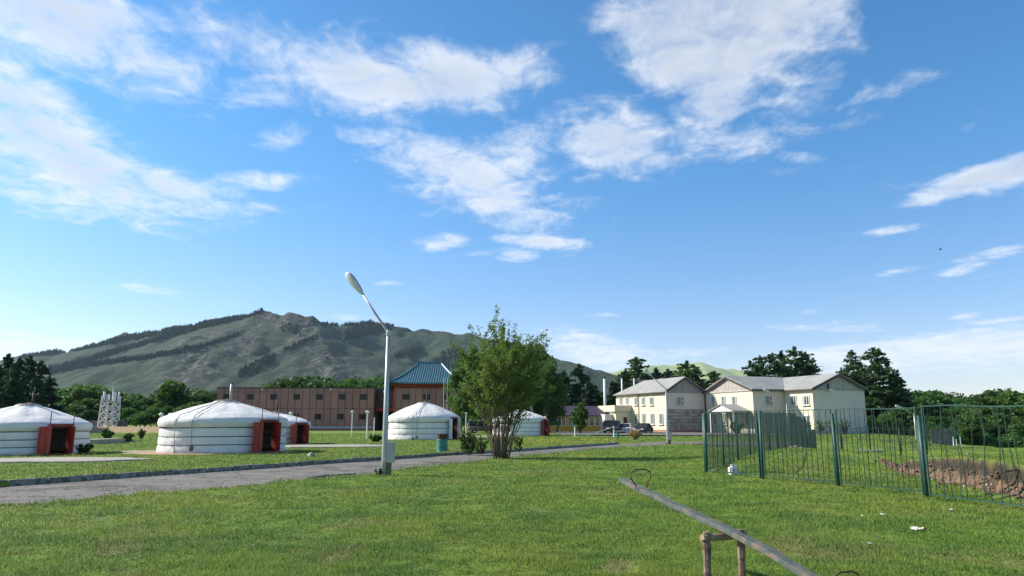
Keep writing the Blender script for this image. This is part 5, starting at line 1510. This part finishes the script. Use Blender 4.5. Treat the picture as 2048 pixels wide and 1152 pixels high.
# clods and stones lying on the cut face of the bank
g = np.random.default_rng(33); n = 2600
yy = 12 + 15 * g.random(n); xx = np.interp(yy, SC[:, 1], SC[:, 0]) + g.uniform(-.35, .55, n)
s_, T_ = scarp(xx, yy); k_ = (s_ > -.25) & (s_ < .26) & (g.random(n) < np.where(s_ < 0, .25, 1)); xx, yy = xx[k_], yy[k_]; n = len(xx)
zz_ = ground_h(xx, yy); sz = .012 + .075 * g.random(n) ** 3.5
off = np.array(((1, 0, 0), (0, 1, 0), (-1, 0, 0), (0, -1, 0), (0, 0, .8), (0, 0, -.5)))
V = np.stack([xx, yy, zz_ + sz * .2], -1)[:, None] + off[None] * sz[:, None, None] * g.uniform(.55, 1.3, (n, 6, 1))
f_ = np.array(((0, 1, 4), (1, 2, 4), (2, 3, 4), (3, 0, 4), (1, 0, 5), (2, 1, 5), (3, 2, 5), (0, 3, 5)))
tag(link('bank_stones', np_mesh('bank_stones', V.reshape(-1, 3), ((np.arange(n) * 6)[:, None, None] + f_[None]).reshape(-1, 3), M['clod'])), 'loose clods and stones on the face of the eroded bank', 'stones', kind='stuff')

# ------------------------------------------------------------------ see-saw
piv = Vector((*[G(1449, 1066, .60)[i] for i in (0, 1)], .60))
e = ray(1243, 967); Ye = piv.y + 1.62; end = Vector((e[0] / e[1] * Ye, Ye, CAMZ + e[2] / e[1] * Ye)); dirv = (end - piv).normalized(); Lh = (end - piv).length
ss = empty('seesaw', (piv.x, piv.y, gh(piv.x, piv.y))); tag(ss, 'old wooden see-saw with wire handles in the near grass', 'see-saw')
loc0 = Vector(ss.location)
side = Vector((dirv.y, -dirv.x, 0)).normalized(); upv = side.cross(dirv).normalized()
wood_beam = pm('worn_painted_beam', (.105, .112, .102), (.050, .078, .072), 9, .8, .006, 30, c3=(.16, .125, .10), s3=7, k3=(.50, .62), world=True)
wood_post = pm('peeling_post', (.27, .20, .15), (.15, .095, .07), 7, .85, .008, 35, c3=(.095, .06, .045), s3=9, k3=(.52, .64), world=True)
bm_ = MB(); rings = []
for k in range(25):
    s_ = -Lh + 2 * Lh * k / 24; c_ = piv - loc0 + dirv * s_ + upv * (.038 + .004 * math.sin(k * 1.7) - .055 * min(0, s_) ** 2); hw, ht = .049 + .003 * math.sin(k * 2.3), .024
    rings.append([tuple(c_ + side * (a * hw) + upv * (b * ht)) for a, b in ((-1, -.8), (-.9, -1), (.9, -1), (1, -.8), (1, .8), (.92, 1), (-.92, 1), (-1, .8))])
bm_.loft(rings).build('plank', wood_beam, ss)
for sg_ in (1, -1):
    c_ = piv - loc0 + dirv * (sg_ * (Lh - .40)) + upv * (.065 - (.055 * (Lh - .4) ** 2 if sg_ < 0 else 0))
    pts = []
    for a, b in ((-.055, -.02), (-.055, .02), (-.105, .10), (-.10, .155), (-.05, .185), (.05, .185), (.10, .155), (.105, .10), (.055, .02), (.055, -.02)):
        pts.append(c_ + (side * a * 1.25) + Vector((0, 0, b)))
    MB().tube(pts, .0075, 6).build('handle', M['rust'], ss)
cross = side
pa, pb_ = piv - loc0 - cross * .20 - upv * .03, piv - loc0 + cross * .19 - upv * .03
MB().tube([pa - cross * .05, pb_ + cross * .05], .034, 9).build('crossbar', M['wood_old'], ss)
for p_, ln in ((pa, Vector((-.015, -.02, 0))), (pb_, Vector((.0, .02, 0)))):
    foot = Vector((p_.x, p_.y, -.25)) + ln * 2; top_ = p_ + Vector((0, 0, .05)); rings = []
    for k in range(9):
        f = k / 8; c_ = foot + (top_ - foot) * f; w = .037 + .004 * math.sin(k * 2.1)
        rings.append([(c_.x + w * math.cos(q) , c_.y + w * math.sin(q), c_.z) for q in np.linspace(0, 2 * math.pi, 9)[:-1]])
    MB().loft(rings).build('post', wood_post, ss)
    MB().tube([top_ - Vector((.05, .05, .07)), top_ + Vector((.05, .05, -.07))], .008, 6).build('bolt', M['rust'], ss)

# ------------------------------------------------------------------ trees
def leaves(P, size, g, up=0.25, asp=1.6):
    n = len(P); size = np.broadcast_to(size, n)
    d = g.normal(size=(n, 3)); d /= np.linalg.norm(d, axis=1)[:, None]
    e_ = g.normal(size=(n, 3)); e_[:, 2] *= (1 - up); e_ -= d * (e_ * d).sum(1)[:, None]; e_ /= np.linalg.norm(e_, axis=1)[:, None] + 1e-9
    a = d * (size * .5 * asp)[:, None]; b = e_ * (size * .5)[:, None]
    V = np.stack([P - a, P + b - a * .1, P + a, P - b - a * .1], 1).reshape(-1, 3)
    return V, np.arange(4 * n).reshape(n, 4)
def limb(mb, p, q, r0, r1, g, n=5, wob=.06, seg=6):
    p = np.array(p, float); q = np.array(q, float); L = np.linalg.norm(q - p); pts = []
    for k in range(n):
        f = k / (n - 1); pts.append(tuple(p + (q - p) * f + (g.normal(size=3) * wob * L * math.sin(math.pi * f))))
    mb.tube(pts, list(np.linspace(r0, r1, n)), seg); return pts
def broad_proto(seed, h, r, nl=26, nleaf=3000, ls=.42, squash=.75, low=.16, lo=.24, hi=.42):
    g = np.random.default_rng(seed); tb = MB(); cz = h * (low + (1 - low) * .52); hz_ = h * (1 - low) * .5
    limb(tb, (0, 0, -.3), (g.normal() * .2, g.normal() * .2, h * .72), h * .022, h * .007, g)
    P = []; per = nleaf // nl
    for k in range(nl):
        d = g.normal(size=3); d /= np.linalg.norm(d); f = g.uniform(.35, .82)
        taper = 1 - .35 * max(0, d[2])
        c = np.array((d[0] * r * f * taper, d[1] * r * f * taper, cz + d[2] * hz_ * f * 1.05))
        if k % 3 == 0: limb(tb, (0, 0, h * g.uniform(.2, .5)), tuple(c), h * .008, h * .003, g)
        rl = r * g.uniform(lo, hi)
        q = g.normal(size=(per, 3)); q /= np.linalg.norm(q, axis=1)[:, None]
        q *= rl * g.uniform(.55, 1.06, (per, 1)); q[:, 2] *= squash
        P.append(c + q)
    P = np.concatenate(P); V, F = leaves(P, ls * g.uniform(.6, 1.3, len(P)), g)
    return tb, V, F
def conifer_proto(seed, h, r, nleaf=2600, ls=.40, droop=.22, low=.10, airy=1.0, power=.85):
    g = np.random.default_rng(seed); tb = MB(); tb.tube([(0, 0, -.3), (0, 0, h * .5), (0, 0, h * .985)], [h * .018, h * .010, h * .002], 7)
    br = []; z = low * h
    while z < h * .97:
        t = (z / h - low) / (1 - low); L0 = r * (1 - t) ** power * (1 if t > .12 else .65 + 3 * t)
        for k in range(int(5 + 2 * (1 - t))):
            a = g.uniform(0, 6.283); L = L0 * g.uniform(.55, 1.12) + .15
            br.append((z + g.uniform(-.2, .2), a, L))
        z += h * .032 * g.uniform(.7, 1.35) * airy
    tot = sum(b[2] for b in br); P = []
    for z, a, L in br:
        n = max(3, int(nleaf * L / tot)); f = g.uniform(.12, 1, n) ** .8
        rise = .10 * L
        x = L * f; zz_ = z + rise * f - droop * L * f ** 2
        wd = .13 * L * (1 - .6 * f) + .10
        P.append(np.stack([x * np.cos(a) + g.normal(0, 1, n) * wd, x * np.sin(a) + g.normal(0, 1, n) * wd, zz_ - np.abs(g.normal(0, .16, n))], -1))
        if L > r * .4: tb.tube([(0, 0, z), (L * .6 * math.cos(a), L * .6 * math.sin(a), z + .06 * L)], [.03, .012], 4)
    P.append(np.stack([g.normal(0, .08, 30), g.normal(0, .08, 30), h * g.uniform(.93, 1.0, 30)], -1))
    P = np.concatenate(P); V, F = leaves(P, ls * g.uniform(.6, 1.3, len(P)), g, .5, 2.0)
    return tb, V, F
PROTO = {}
def proto(key, builder, h, crown, bark, *a, **k):
    tb, V, F = builder(*a, **k); PROTO.setdefault(key, []).append((h, tb.mesh('trunk', M[bark], True), np_mesh('crown', V, F, M[crown])))
for s_ in range(4): proto('broad', broad_proto, 10, 'leaf_broad', 'bark', 100 + s_, 10, 4.0 + .3 * s_, 26, 3400, .44)
for s_ in range(2): proto('light', broad_proto, 8, 'leaf_light', 'bark', 120 + s_, 8, 3.0, 22, 2800, .36, .9)
for s_ in range(3): proto('poplar', broad_proto, 14, 'leaf_poplar', 'bark_pale', 130 + s_, 14, 4.4, 70, 7000, .30, .9, .05, .14, .26)
for s_ in range(3): proto('conifer', conifer_proto, 16, 'leaf_conifer', 'bark', 140 + s_, 16, 4.3 + .3 * s_, 5000, .46, .16, .06, 1.0, .62)
for s_ in range(3): proto('larch', conifer_proto, 16, 'leaf_larch', 'bark', 150 + s_, 16, 4.2 + .3 * s_, 4200, .40, .04, .08, 1.0, .46)
cnt = {}
def tree(kind, px, top, Y, label, group, wide=1.0, z0=None, py0=850):
    x, _, zt = PX(px, top, Y); z0 = gh(x, Y) if z0 is None else z0
    i = cnt.get(kind, 0); cnt[kind] = i + 1
    h0, tm_, cm_ = PROTO[kind][i % len(PROTO[kind])]
    s_ = (zt - z0) / h0
    nm = {'broad': 'broadleaf_tree', 'light': 'broadleaf_tree', 'poplar': 'poplar_tree', 'conifer': 'conifer_tree', 'larch': 'larch_tree'}[kind]
    rt_ = empty(nm, (x, Y, z0), random.uniform(0, 6.28)); rt_.scale = (s_ * wide, s_ * wide, s_)
    tag(rt_, label, 'tree', group); link('trunk', tm_, rt_); link('crown', cm_, rt_); return rt_
for px, top, Y in ((-12, 714, 110), (18, 708, 112), (40, 716, 106), (62, 712, 115), (84, 722, 110), (100, 752, 108), (30, 740, 100), (-25, 745, 100), (72, 755, 100)):
    tree('conifer', px, top, Y, 'tall dark conifer in the clump behind the cut-off tent', 'dark conifers at the picture edge', 1.15)
for px, top, Y, k in ((112, 788, 150, 0), (135, 772, 160, 0), (160, 766, 150, 0), (185, 764, 145, 1), (190, 790, 138, 0), (225, 778, 165, 0), (250, 788, 150, 0), (275, 784, 160, 0), (298, 786, 150, 0), (320, 778, 165, 0), (372, 790, 150, 0), (395, 774, 160, 0), (412, 780, 150, 0), (430, 778, 158, 0), (120, 812, 132, 0), (150, 806, 130, 0), (178, 815, 128, 0), (255, 812, 130, 0), (282, 820, 127, 0), (310, 812, 130, 0), (338, 806, 131, 0), (362, 818, 127, 0), (388, 800, 130, 0), (412, 806, 128, 0), (205, 800, 140, 0), (232, 808, 133, 0)):
    tree('broad', px, top, Y, ('tall' if Y > 137 else 'low') + ' green tree in the belt behind the lattice mast', 'tree belt behind the mast', 1.2)
tree('light', 345, 760, 148, 'bright green tree standing above the belt near the brown building', None, 1.15)
tree('light', 163, 772, 142, 'yellow green tree left of the lattice mast', None, 1.2)
for px, top, Y in ((548, 766, 172), (568, 754, 178), (590, 749, 170), (612, 744, 178), (640, 752, 172), (664, 757, 180), (700, 757, 172), (722, 750, 178), (745, 756, 170), (768, 746, 176), (788, 752, 172)):
    tree('broad', px, top, Y, 'dark round tree showing above the flat brown roof', 'trees behind the brown building', 1.15)
tree('light', 668, 762, 160, 'small bright green tree above the flat brown roof', None, 1.1)
for px, top, Y, w in ((930, 700, 112, .8), (948, 676, 118, .8), (975, 690, 112, .8), (1010, 676, 118, .85), (1046, 690, 114, .85), (1075, 676, 116, .85), (1098, 704, 112, .75), (925, 770, 108, .8), (1112, 752, 112, .8)):
    tree('poplar', px, top, Y, 'tall leafy tree in the group behind the roadside shrub', 'tall trees behind the roadside shrub', w)
for px, top, Y, k in ((1128, 742, 150, 'conifer'), (1158, 728, 152, 'conifer'), (1178, 762, 146, 'conifer'), (1143, 775, 142, 'conifer'), (1205, 778, 150, 'broad'), (1190, 770, 155, 'conifer'), (1225, 762, 158, 'conifer')):
    tree(k, px, top, Y, 'dark tree in the row above the purple roof', 'dark trees above the purple roof', 1.3)
for px, top, Y, k, w in ((1272, 714, 165, 'larch', 1.5), (1250, 742, 160, 'larch', 1.3), (1238, 752, 165, 'conifer', 1.2), (1312, 735, 168, 'conifer', 1.2), (1335, 738, 166, 'conifer', 1.1), (1373, 722, 170, 'larch', 1.5), (1392, 735, 168, 'larch', 1.2), (1355, 736, 168, 'broad', 1.0), (1428, 742, 172, 'larch', 1.3), (1295, 745, 165, 'conifer', 1.1)):
    tree(k, px, top, Y, 'dark tree rising behind the roof of the first cream house', 'trees behind the first cream house', w)
for px, top, Y, k, w in ((1500, 722, 152, 'larch', 1.2), (1520, 711, 154, 'larch', 1.1), (1545, 706, 150, 'larch', 1.1), (1562, 702, 156, 'conifer', .9), (1588, 694, 152, 'larch', 1.25), (1610, 704, 155, 'larch', 1.2), (1622, 728, 150, 'larch', 1.0)):
    tree(k, px, top, Y, 'larch rising behind the roof of the L-shaped house', 'larches behind the L-shaped house', w)
for px, top, Y, w in ((1682, 736, 130, 1.0), (1703, 700, 132, .9), (1746, 696, 128, 1.35), (1775, 728, 134, 1.2), (1722, 726, 136, 1.0), (1795, 752, 130, 1.2)):
    tree('larch', px, top, Y, 'tall larch beside the end gable of the L-shaped house', 'larches beside the end gable', w)
g_ = np.random.default_rng(5)
WOOD = {0: 'tree on the skyline of the wood', 1: 'tree in the second rank of the wood', 2: 'tree in the middle rank of the wood', 3: 'low tree near the front edge of the wood', 4: 'bushy tree at the front edge of the wood'}; KINDW = {'broad': 'dark green ', 'light': 'bright green ', 'conifer': 'dark conifer '}
for row, (Y, t0, sp) in enumerate(((165, 773, 27), (140, 786, 24), (118, 806, 24), (100, 828, 26), (90, 848, 30))):
    px = 1800 + (row % 2) * 12 if row < 3 else 1770
    while px < 2085:
        top = t0 + g_.uniform(-7, 9) + (6 if 1890 < px < 1990 and row == 0 else 0)
        k = 'conifer' if g_.random() < .16 and row in (1, 2) else ('light' if g_.random() < .22 and row > 0 else 'broad')
        if row >= 3 and px < 1850: px += sp; continue
        tree(k, px, top, Y + g_.uniform(-6, 6), KINDW[k] + WOOD[row], 'trees of the wood beyond the bank', 1.25)
        px += sp * g_.uniform(.8, 1.2)
for px, top, Y in ((1745, 830, 118), (1775, 825, 116), (1800, 835, 112), (1730, 842, 115)):
    tree('broad', px, top, Y, 'low dark tree under the larches by the end gable', 'low trees under the larches', 1.3)

# undergrowth closing the foot of the wood
g = np.random.default_rng(44); n = 260
cy_ = g.uniform(84, 97, n); cpx = g.uniform(1742, 2110, n); cx_ = (cpx - 1024) / FPX * cy_ / 1.02; cy_ = np.where(cpx < 1850, cy_ + 24, cy_); cx_ = np.where(cpx < 1850, (cpx - 1024) / FPX * cy_ / 1.02, cx_)
cz_ = ground_h(cx_, cy_); cr_ = g.uniform(.7, 1.5, n); P = []
for a_, b_, c_, r_ in zip(cx_, cy_, cz_, cr_):
    q = g.normal(size=(150, 3)); q /= np.linalg.norm(q, axis=1)[:, None]; q *= r_ * g.uniform(.6, 1.08, (150, 1)); q[:, 2] = np.abs(q[:, 2]) * 1.1; P.append(q + (a_, b_, c_ - .1))
P = np.concatenate(P); V, F = leaves(P, .24 * g.uniform(.6, 1.3, len(P)), g)
tag(link('undergrowth', np_mesh('undergrowth', V, F, M['leaf_broad'])), 'dense green undergrowth along the foot of the wood', 'undergrowth', kind='stuff')

# look-alike trees are told apart by their place in the row
ORD = 'first second third fourth fifth sixth seventh eighth ninth tenth eleventh twelfth thirteenth fourteenth fifteenth sixteenth seventeenth eighteenth nineteenth twentieth'.split()
rows = {}
for o in bpy.data.objects:
    if o.get('category') == 'tree': rows.setdefault(o['label'], []).append(o)
for lab, os_ in rows.items():
    if len(os_) > 1:
        for k, o in enumerate(sorted(os_, key=lambda t: t.location.x / t.location.y)): o['label'] = lab.replace('conifer tree', 'conifer') + ', ' + ORD[k] + ' from the left'

# ------------------------------------------------------------------ the roadside shrub
def shrub(name, label, x, y, z, h, spread, nstem, nleaf, ls, leafm, stemm, seed, up0=.25, cat='shrub', r0=.03, fan=.25, flare=1.5):
    g = np.random.default_rng(seed); rt_ = empty(name, (x, y, z)); tag(rt_, label, cat)
    st = MB(); P = []; segs = []
    for k in range(nstem):
        a = g.uniform(0, 6.283); rb0 = fan * math.sqrt(g.random()) ; tip_r = spread * math.sqrt(g.random()) * g.uniform(.6, 1.05)
        hh = h * (1 - .35 * (tip_r / spread) ** 2) * g.uniform(.72, 1.0)
        p0 = np.array((rb0 * math.cos(a), rb0 * math.sin(a), -.05)); p3 = np.array((tip_r * math.cos(a), tip_r * math.sin(a), hh))
        pts = []
        for f in np.linspace(0, 1, 9):
            q = p0 + (p3 - p0) * np.array((f ** flare, f ** flare, f)); q[:2] += g.normal(0, .02 * h * .25, 2) * math.sin(math.pi * f)
            pts.append(q)
        rr_ = r0 * g.uniform(.6, 1.3)
        st.tube([tuple(q) for q in pts], list(np.linspace(rr_, rr_ * .12, 9)), 6)
        for i in range(3, 8): segs.append((pts[i], pts[i + 1], 1.0))
        for b in range(7):
            i = int(g.integers(2, 8)); q = pts[i]; L = h * g.uniform(.10, .24); d = g.normal(size=3); d[2] = abs(d[2]) + .5; d[:2] += q[:2] / (np.linalg.norm(q[:2]) + .01) * .7; d /= np.linalg.norm(d)
            st.tube([tuple(q), tuple(q + d * L * .5 + g.normal(0, .02, 3)), tuple(q + d * L)], [rr_ * .35, rr_ * .22, .003], 4)
            segs.append((q + d * L * .25, q + d * L, 1.6))
    wts = np.array([np.linalg.norm(b - a) * w for a, b, w in segs]); wts /= wts.sum()
    ii = g.choice(len(segs), nleaf, p=wts); f = g.random(nleaf)
    A = np.array([s_[0] for s_ in segs])[ii]; Bq = np.array([s_[1] for s_ in segs])[ii]
    P = A + (Bq - A) * f[:, None] + g.normal(0, .022 * h * .40, (nleaf, 3))
    P = P[P[:, 2] > h * up0 * g.uniform(.6, 1.3, nleaf)]
    V, F = leaves(P, ls * g.uniform(.6, 1.35, len(P)), g, .2, 1.9)
    st.build('stem', M[stemm], rt_, True); link('crown', np_mesh('crown', V, F, M[leafm]), rt_); return rt_
x, y = G(1001, 917); shrub('roadside_shrub', 'tall many-stemmed leafy shrub at the bend of the road', x, y, gh(x, y), 6.6, 2.30, 50, 24000, .062, 'leaf_shrub', 'stem', 3, .36, r0=.026, fan=.42, flare=1.2)
def small(label, px, py, h, spread, n, ls, mat='leaf_bush', z=LZ, seed=1, name='bush', st='stem', cat='bush', nst=14, up0=.12, r0=.008, fan=.12):
    x, y = G(px, py, z); return shrub(name, label, x, y, gh(x, y), h, spread, nst, n, ls, mat, st, seed, up0, cat, r0, fan)
small('loose twiggy bush between the oil drum and the shrub', 938, 906, 1.35, .75, 1500, .07, seed=11, nst=22)
small('smaller loose twiggy bush touching the roadside shrub', 962, 905, .95, .5, 700, .06, seed=12)
small('thin sapling at the kerb just past the roadside shrub', 1036, 903, 1.15, .22, 260, .08, seed=13, nst=4, name='sapling', cat='sapling')
small('dense upright young tree before the purple-roofed house', 1160, 867, 4.3, 1.15, 9000, .15, 'leaf_poplar', seed=14, nst=26, up0=.10, r0=.03, name='young_tree', cat='tree')
small('low dark bush at the foot of the cut-off tent', 168, 907, .50, .55, 1600, .07, 'leaf_bush', seed=15, nst=18)
small('bright round bush beside the pile of planks', 214, 881, 1.0, .6, 1500, .09, 'leaf_light', seed=16)
small('middle one of three small bushes on the left lawn', 256, 886, .85, .40, 900, .08, seed=17)
small('small bush nearest the leftmost globe lamps', 283, 879, .95, .38, 900, .08, seed=18)
small('dark low bush behind the tall lamp post', 752, 884, .55, .7, 1600, .09, seed=19, nst=20)
small('tuft of tall dry yellow grass before the white car', 1269, 880, 1.0, .9, 900, .10, 'leaf_dry', 0, seed=20, name='dry_grass_tuft', cat='grass tuft', nst=40, st='bark_pale')
small('dark weeds growing at the foot of the near lamp post', 758, 951, .22, .16, 220, .04, 'leaf_bush', 0, seed=21, name='weed_clump', cat='weeds')
small('bush standing behind the first green fence panel', 1474, 872, 2.0, 1.1, 2600, .12, 'leaf_broad', 0, seed=22, nst=20)
for px, lab in ((1640, 'left'), (1665, 'middle'), (1690, 'right')):
    p = PX(px, 862, 98); shrub('bush', lab + ' one of three dry twiggy bushes before the end gable', p[0], 98, gh(p[0], 98), 2.2, 1.5, 20, 500, .10, 'leaf_bush', 'stem', px, .3, 'bush', .02, .3)

# ------------------------------------------------------------------ grass
YURTS = [(o.location.x, o.location.y, 3.2) for o in bpy.data.objects if o.name.startswith('yurt')]
SLABS = [o for o in bpy.data.objects if o.name.startswith('concrete_slab')]
def clear_of(x, y):
    ok = np.ones(len(x), bool)
    cr_ = fbm(x * 1.3, y * 1.3, 3); ok &= ~((y > yn(x) + .30 + 1.3 * cr_) & (y < yf(x) + .06 - np.where(x < 8, np.clip(.25 + 1.1 * cr_, 0, .8), 0)) & (x < 24))
    for cx, cy, r_ in YURTS: ok &= (x - cx) ** 2 + (y - cy) ** 2 > (r_ - .25) ** 2
    for o in SLABS:
        co = np.array([v.co[:2] for v in o.data.vertices]); cx, cy = co.mean(0); rx, ry = np.ptp(co[:, 0]) / 2, np.ptp(co[:, 1]) / 2
        ok &= ((x - cx) / rx) ** 2 + ((y - cy) / ry) ** 2 > .92
    so = bpy.data.objects['soil_bank']; co = np.array([v.co[:2] for v in so.data.vertices]); cx, cy = co.mean(0); rx, ry = np.ptp(co[:, 0]) / 2, np.ptp(co[:, 1]) / 2
    ok &= ((x - cx) / rx) ** 2 + ((y - cy) / ry) ** 2 > 1.0
    return ok
g = np.random.default_rng(21)
NB = 1050000
u_ = g.random(NB); y0_, y1_ = 6.0, 100.0; pw_ = -.55
Yg = (y0_ ** pw_ + u_ * (y1_ ** pw_ - y0_ ** pw_)) ** (1 / pw_)
Xg = g.uniform(-1, 1, NB) * (Yg * .78 + 2.0)
ok = clear_of(Xg, Yg); Xg, Yg = Xg[ok], Yg[ok]
Zg, bare_, dark_ = ground_h(Xg, Yg, True)
ok = g.random(len(Xg)) > np.maximum(bare_ * 1.1, dark_); Xg, Yg, Zg = Xg[ok], Yg[ok], Zg[ok]
n = len(Xg)
clump = fbm(Xg * .8, Yg * .8, 3); tuft = fbm(Xg * 3.1 + 5, Yg * 3.1, 2)
hb = (.022 + .024 * g.random(n)) * (1 + 1.1 * np.clip(clump, -.45, 1) + .7 * np.clip(tuft, -.5, 1)); hb = np.clip(hb, .014, .16)
edge_ = np.exp(-((Yg - yn(Xg)) / .8) ** 2) * (Xg < 24); hb *= 1 + 1.3 * edge_ * g.random(n)
ked = np.exp(-((Yg - yk(Xg) - .3) / .35) ** 2) * (Xg < 8); hb *= 1 + .8 * ked
hb *= 1 + .009 * Yg
wb = np.maximum(.0045, .00062 * Yg) * g.uniform(.7, 1.4, n)
th = g.uniform(0, 6.283, n); ln = g.uniform(.15, .95, n) * hb; la = g.uniform(0, 6.283, n)
wx, wy = np.cos(th) * wb, np.sin(th) * wb
V = np.empty((n, 3, 3), np.float32)
V[:, 0] = np.stack([Xg - wx, Yg - wy, Zg - .012], -1); V[:, 1] = np.stack([Xg + wx, Yg + wy, Zg - .012], -1)
V[:, 2] = np.stack([Xg + np.cos(la) * ln, Yg + np.sin(la) * ln, Zg + hb], -1)
gm = np_mesh('grass', V.reshape(-1, 3), np.arange(3 * n).reshape(n, 3), M['grass'])
tone = np.clip(.42 + .22 * g.normal(size=n) + .25 * clump, 0, 1)
at_ = gm.attributes.new('tone', 'FLOAT', 'POINT'); at_.data.foreach_set('value', np.repeat(tone, 3).astype(np.float32))
tag(link('grass', gm), 'short green grass growing all over the lawns', 'grass', kind='stuff')

def flowers(name, label, X, Y, size, hgt, mat):
    Z = ground_h(X, Y); n = len(X); s_ = size; V = np.empty((n, 6, 3)); 
    off = np.array(((1, 0, 0), (0, 1, 0), (-1, 0, 0), (0, -1, 0), (0, 0, .6), (0, 0, -.4)))
    V[:] = np.stack([X, Y, Z + hgt], -1)[:, None] + off[None] * s_[:, None, None]
    f_ = np.array(((0, 1, 4), (1, 2, 4), (2, 3, 4), (3, 0, 4), (1, 0, 5), (2, 1, 5), (3, 2, 5), (0, 3, 5)))
    F = (np.arange(n) * 6)[:, None, None] + f_[None]
    return tag(link(name, np_mesh(name, V.reshape(-1, 3), F.reshape(-1, 3), M[mat])), label, 'flowers', kind='stuff')
n = 420; Yd = 8 * (55 / 8.0) ** g.random(n); Xd = g.uniform(-1, 1, n) * Yd * .74; k_ = clear_of(Xd, Yd) & (perlin(Xd * .35, Yd * .35) > -.12); Xd, Yd = Xd[k_], Yd[k_]
gx1 = np.array([G(px, py, LZ) for px, py in zip(g.uniform(1030, 1235, 380), g.uniform(879, 890, 380))]); k_ = perlin(gx1[:, 0] * .5, gx1[:, 1] * .3) > -.1; gx1 = gx1[k_]
gx2 = np.array([G(px, py, LZ) for px, py in zip(g.uniform(0, 760, 420), g.uniform(900, 945, 420))]); k_ = (gx2[:, 1] > yk(gx2[:, 0]) + .4) & clear_of(gx2[:, 0], gx2[:, 1]); gx2 = gx2[k_]
Xa = np.concatenate([Xd, gx1[:, 0], gx2[:, 0]]); Ya = np.concatenate([Yd, gx1[:, 1], gx2[:, 1]])
k_ = clear_of(Xa, Ya); Xa, Ya = Xa[k_], Ya[k_]
flowers('dandelion_flowers', 'scattered yellow dandelion flowers in the grass', Xa, Ya, np.maximum(.010, .00085 * Ya) * g.uniform(.7, 1.2, len(Xa)), .055 + .0008 * Ya, 'yellow_flower')
n = 220; Yd = 8.5 * (35 / 8.5) ** g.random(n); Xd = g.uniform(-1, 1, n) * Yd * .74; k_ = clear_of(Xd, Yd) & (perlin(Xd * .3 + 7, Yd * .3) > -.05)
flowers('seed_heads', 'scattered pale seed heads standing in the grass', Xd[k_], Yd[k_], np.maximum(.011, .0009 * Yd[k_]) * g.uniform(.7, 1.2, k_.sum()), .07 + .001 * Yd[k_], 'white_flower')
